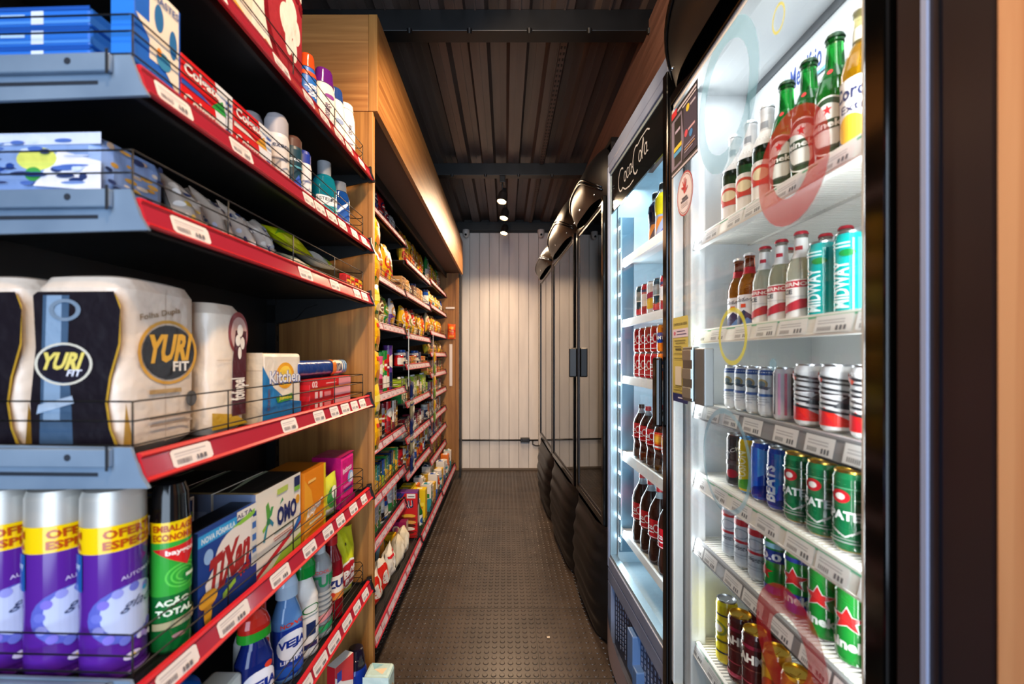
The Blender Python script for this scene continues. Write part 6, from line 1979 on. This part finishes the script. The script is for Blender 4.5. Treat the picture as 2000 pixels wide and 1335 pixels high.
wet = bag('wipes_pack', .11, .17, .05, '#8fb4c4', [('p', [(0, 0), (.5, .1), (.6, .7), (.2, .9)], '#d98a2a'), ('p', [(.6, .2), (.7, 1), (.76, 1), (.68, .2)], '#23406a'), ('p', [(.8, .2), (.86, 1), (.92, 1), (.88, .2)], '#23406a'), ('e', .2, .8, .2, .1, '#b8c8cc')], seed=33)
low(wet, -.66, 2.27, 0, 'pale blue and orange soft pack behind the white rice bags', 'pack', None, 0)
maiz = carton('starch_box', .10, .05, .085, '#e2ac14', [('t', 'MAIZENA', .5, .55, .8, .22, '#2a1c12', {'bold': .03}), ('r', .1, .06, .9, .16, '#6a3a14')], left=[('t', 'MAIZENA', .5, .55, .86, .20, '#2a1c12', {'bold': .03}), ('r', .1, .06, .9, .18, '#6a3a14')], top=[('r', .1, .2, .9, .8, '#e8b828')])
maiz = carton('starch_box', .05, .115, .085, '#e2ac14', [('t', 'MAIZENA', .5, .55, .8, .22, '#2a1c12', {'bold': .03})], left=[('t', 'MAIZENA', .5, .55, .72, .22, '#2a1c12', {'bold': .03}), ('r', .1, .04, .9, .14, '#6a3a14')], top=[('r', .1, .2, .9, .8, '#e8b828')])
low(maiz, -.665, 2.40, .028, 'small yellow starch box with black lettering on the lowest deck', 'box', None, 0)
eggs = carton('cookie_box', .05, .15, .095, '#8f1450', left=[('e', .62, .52, .14, .24, '#d8c8a8'), ('e', .62, .52, .09, .16, '#b8607a'), ('r', .15, .75, .5, .82, '#d89ab8'), ('e', .2, .5, .06, .08, '#e8dcd0')], front=[('r', 0, 0, 1, 1, '#c9bda4')], top=[('r', 0, 0, 1, 1, '#7a1044')])
sugar = bag('sugar_bag', .09, .15, .07, '#d9cdb2', [('e', .5, .5, .35, .3, '#e6dcc6')], seed=36, crumple=2.2)
low(sugar, -.565, 2.275, 0, 'beige crumpled bag beside the yellow starch box, near the rail', 'bag', None, 5)
low(sugar, -.565, 2.385, 0, 'beige crumpled bag beside the pink-purple box, near the rail', 'bag', None, -5)
low(eggs, -.64, 2.505, .05, 'dark pink box with a round emblem on the lowest deck', 'box', None, 0)
low(carton('food_carton', .09, .14, .049, '#b8aa90', left=[('r', .1, .3, .9, .7, '#cfc3aa')]), -.64, 2.505, 0, 'flat beige carton under the dark pink box', 'box')
low(carton('food_carton', .05, .115, .027, '#9a8468', left=[('r', .1, .3, .9, .7, '#b8a484')]), -.665, 2.40, 0, 'flat brown carton under the yellow starch box', 'box')
nes = carton('cereal_box', .055, .19, .275, '#c01a1c', left=[
    ('p', [(0, .82), (.0, 1), (.62, 1), (.5, .86)], '#1a2a7a'), ('r', .66, .86, .93, .96, '#dcdcd8'), ('r', .70, .89, .90, .91, '#4a4a4a'), ('r', .0, .97, 1, 1.0, '#7a3a8a'),
    ('p', [(.4, .78), (.5, .88), (.62, .80)], '#e8a02a'), ('t', 'NESCAU', .44, .70, .86, .17, '#eeeae2', {'bold': .07, 'rot': 8, 'asp': .7}), ('t', 'NESCAU', .44, .70, .86, .17, '#1a2248', {'bold': .035, 'rot': 8, 'asp': .7}),
    ('p', [(.0, .34), (.36, .56), (.0, .58)], '#e0a83a'), ('e', .72, .48, .22, .04, '#e0a83a'), ('e', .70, .41, .26, .04, '#7a2a14'), ('e', .72, .34, .24, .04, '#d89a4a'), ('e', .66, .27, .28, .04, '#4a1a10'), ('e', .68, .20, .24, .04, '#e2d2bc'), ('e', .62, .12, .28, .04, '#6a1f14'), ('e', .66, .05, .24, .03, '#a8281c')],
    front=[('r', 0, .0, 1, 1, '#4a2a3a'), ('r', .1, .3, .9, .7, '#c9c4ba')], top=[('r', 0, 0, 1, 1, '#6a3a7a')])
low(nes, -.622, 2.640, 0, 'tall red cereal box with dark lettering on the lowest deck', 'box', None, 0)
yel = carton('drink_carton', .07, .085, .21, '#e2c010', left=[('r', .1, .5, .9, .6, '#f0d84a'), ('e', .5, .3, .3, .08, '#2a8a4a'), ('r', .2, .42, .8, .46, '#b83a2a'), ('r', 0, 0, 1, .12, '#c9c87a'), ('e', .6, .16, .2, .05, '#a83a3a')], front=[('r', .1, .5, .9, .6, '#e8a01c'), ('e', .5, .3, .3, .08, '#e8881c')], top=[('r', .3, .3, .7, .7, '#efe6c0')])
low(yel, -.570, 2.90, 0, 'bright yellow carton standing past the red cereal box, lowest deck', 'carton', 'yellow cartons')
low(yel, -.665, 2.90, 0, 'bright yellow carton in the second row past the red cereal box', 'carton', 'yellow cartons')
low(yel, -.665, 2.995, 0, 'bright yellow carton at the rear right of the other yellow ones', 'carton', 'yellow cartons')
gj = lathe_product('sauce_bottle', C(.03, [(0, .93), (.004, 1), (.10, 1), (.13, .6), (.15, .4), (.165, .38)]), mat('#1f5a2a', 'g'), C(.03, [(.16, .5), (.18, .48), (.184, .3)]), mat('#dcdcd8', 'p'), [('r', 0, .2, 1, .85, '#dfe2dc'), ('e', .5, .5, .3, .2, '#2a5aa0')], (0, .10), 'p', 18, single=True)
low(gj, -.558, 2.775, 0, 'green bottle with white cap between the cereal box and yellow carton', 'bottle')
cr = random.Random(4)
LOWK = [('k', ('white', 'teal', 'green'), .06, .07, .19), ('k', ('white', 'blue', 'silver'), .06, .07, .19), ('k', ('orange', 'white', 'red'), .06, .07, .19), ('c', ('cream', 'red', 'orange'), .06, .06, .15),
        ('p', ('orange', 'cream', 'red'), .08, .06, .15), ('p', ('red', 'orange', 'yellow'), .08, .06, .14), ('c', ('yellow', 'cream', 'gold'), .06, .06, .15), ('j', ('silver', 'white', 'teal'), .07, .07, .16)]
y = 3.04
k = 0
while y < 4.2:
    if 3.375 < y < 3.44:
        y = 3.447
    for row, x in enumerate((-.555, -.645)):
        kind, (c1, c2, c3), w, d, hh = LOWK[(k * 3 + row * 2 + (0 if y < 3.6 else 4)) % 8]
        pr = grocery(kind, c1, c2, c3, w, d, hh)
        low(pr, x, y + .04, 0, '%s %s, %s row of the lowest deck, %s beyond the yellow cartons' % (c1, KN[kind][0].replace('_', ' '), ('front', 'rear')[row], ORD[k]), KN[kind][1], 'groceries on the lowest deck', cr.uniform(-4, 4))
    y += .086
    k += 1
jar = lathe_product('lidded_jar', C(.038, [(0, .93), (.004, 1), (.12, 1)]), mat('#d9d4cf', 'p'), C(.038, [(.118, 1.03), (.135, 1.03), (.137, .9)]), mat('#7c90c4', 'p'), [('r', 0, .1, 1, .6, '#6a3a8a')], (0, .12), 'p', 18, single=True)

# hanging strips of small packets at the bay uprights


def clip_strip(x, y, z0, z1, col, label):
    m = MB()
    m.box(-.007, .007, -.001, .001, 0, z1 - z0, mat(col, 'p'))
    zz = .03
    while zz < z1 - z0:
        m.box(-.009, .009, -.003, -.001, zz, zz + .006, mat('#8a8f94', 'p'))
        zz += .09
    m.box(-.012, .012, -.001, .011, z1 - z0 - .004, z1 - z0, mat(col, 'p'))
    return place(('hanging_strip', [('hanging_strip', m.build('hanging_strip'))]), (x, y, z0), PI / 2, label, 'display strip')


clip_strip(-.520, 1.668, CZ - .36, CZ + .55, '#c9b420', 'yellow hanging strip of snack packets just behind the oak panel')
snk = bag('hanging_packet', .088, .125, .030, '#e8b40c', [('r', .0, .42, 1, .6, '#d8a008'), ('e', .5, .3, .3, .14, '#c8782a'), ('r', .3, .7, .7, .82, '#c8341c'), ('r', .1, .05, .3, .2, '#3a6a2a')], seed=40)
snk2 = bag('hanging_packet', .088, .125, .030, '#dcc01c', [('r', .0, .5, 1, .7, '#eedc6a'), ('e', .5, .3, .3, .14, '#d8c08a'), ('r', .2, .1, .6, .2, '#2a5a2a')], seed=41)
for k in range(7):
    place((snk, snk2)[k % 3 == 2], (-.500, 1.668, CZ + .405 - .128 * k), PI / 2, 'yellow snack packet on the strip beside the oak panel, %s from the top' % ORD[k], 'packet', 'yellow hanging packets')
clip_strip(-.575, 2.590, CZ - .18, CZ + .16, '#b8ccd8', 'pale blue-white hanging strip at the first shelf upright')
dk = bag('hanging_packet', .085, .105, .025, '#1c2a5a', [('e', .5, .5, .3, .2, '#c9c2a8'), ('p', [(0, 0), (1, .2), (1, .35), (0, .15)], '#8a96b4')], seed=42)
dk2 = bag('hanging_packet', .085, .10, .025, '#8a8468', [('e', .5, .5, .3, .2, '#e0dac8'), ('r', 0, .8, 1, .9, '#1c2a5a')], seed=43)
for k in range(5):
    place((dk, dk2)[k % 2], (-.556, 2.590, CZ - .26 - .108 * k), PI / 2, '%s packet hanging at the first upright below the pale strip, %s from the top' % (('navy', 'beige')[k % 2], ORD[k]), 'packet', 'packets at the first upright')
clip_strip(-.575, 3.465, CZ - .42, CZ + .24, '#d8d0d4', 'white hanging strip at the second shelf upright, farther away')
fp = bag('hanging_packet', .08, .09, .022, '#c8a02a', [('e', .5, .5, .3, .2, '#d8402a'), ('r', .1, .1, .9, .2, '#efe8d8')], seed=44)
fp2 = bag('hanging_packet', .08, .09, .022, '#6a8a3a', [('e', .5, .5, .3, .2, '#e8dcc0'), ('r', .1, .1, .9, .2, '#c8402a')], seed=45)
for k in range(6):
    place((fp, fp2)[k % 2], (-.562, 3.465, CZ - .06 - .094 * k), PI / 2, '%s packet on the strip at the second upright, %s from the top' % (('gold', 'green')[k % 2], ORD[k]), 'packet', 'packets at the second upright')
# packet and strips on the far oak panel
m = MB()
m.box(-.014, .014, -.002, 0, 0, .42, mat('#ddd6d0', 'p'))
place(('hanging_strip', [('hanging_strip', m.build('hanging_strip'))]), (-.548, 4.379, CZ - .30), 0, 'white plastic strip hanging on the far oak panel', 'display strip')
m = MB()
m.box(-.045, .045, -.002, 0, 0, .018, mat('#e4ddd8', 'p'))
place(('shelf_label', [('shelf_label', m.build('shelf_label'))]), (-.555, 4.379, CZ + .475), 0, 'small white label strip high on the far oak panel', 'label')
om = bag('hanging_packet', .080, .15, .03, '#d8541c', [('r', 0, .45, 1, .62, '#b8281c'), ('e', .5, .75, .3, .1, '#e8a02a'), ('t', 'Skiny', .5, .53, .7, .12, '#e8b83a', {'bold': .02}), ('r', .2, .1, .8, .25, '#e89a3a')], seed=46)
place(om, (-.538, 4.355, CZ + .17), 0, 'orange and red packet hanging alone on the far oak panel', 'packet')
# small litter on the floor
m = MB()
m.add([(-.006, -.004, 0), (.006, -.005, 0), (.008, .004, .002), (-.004, .006, .001)], [(0, 1, 2, 3)], mat('#c9b8a0', 'm'))
m.add([(-.006, -.004, -.001), (.006, -.005, -.001), (.008, .004, .001), (-.004, .006, 0)], [(3, 2, 1, 0)], mat('#c9b8a0', 'm'))
place(('paper_scrap', [('paper_scrap', m.build('paper_scrap'))]), (.19, 1.93, .004), 0, 'tiny pale paper scrap on the studded floor', 'scrap')
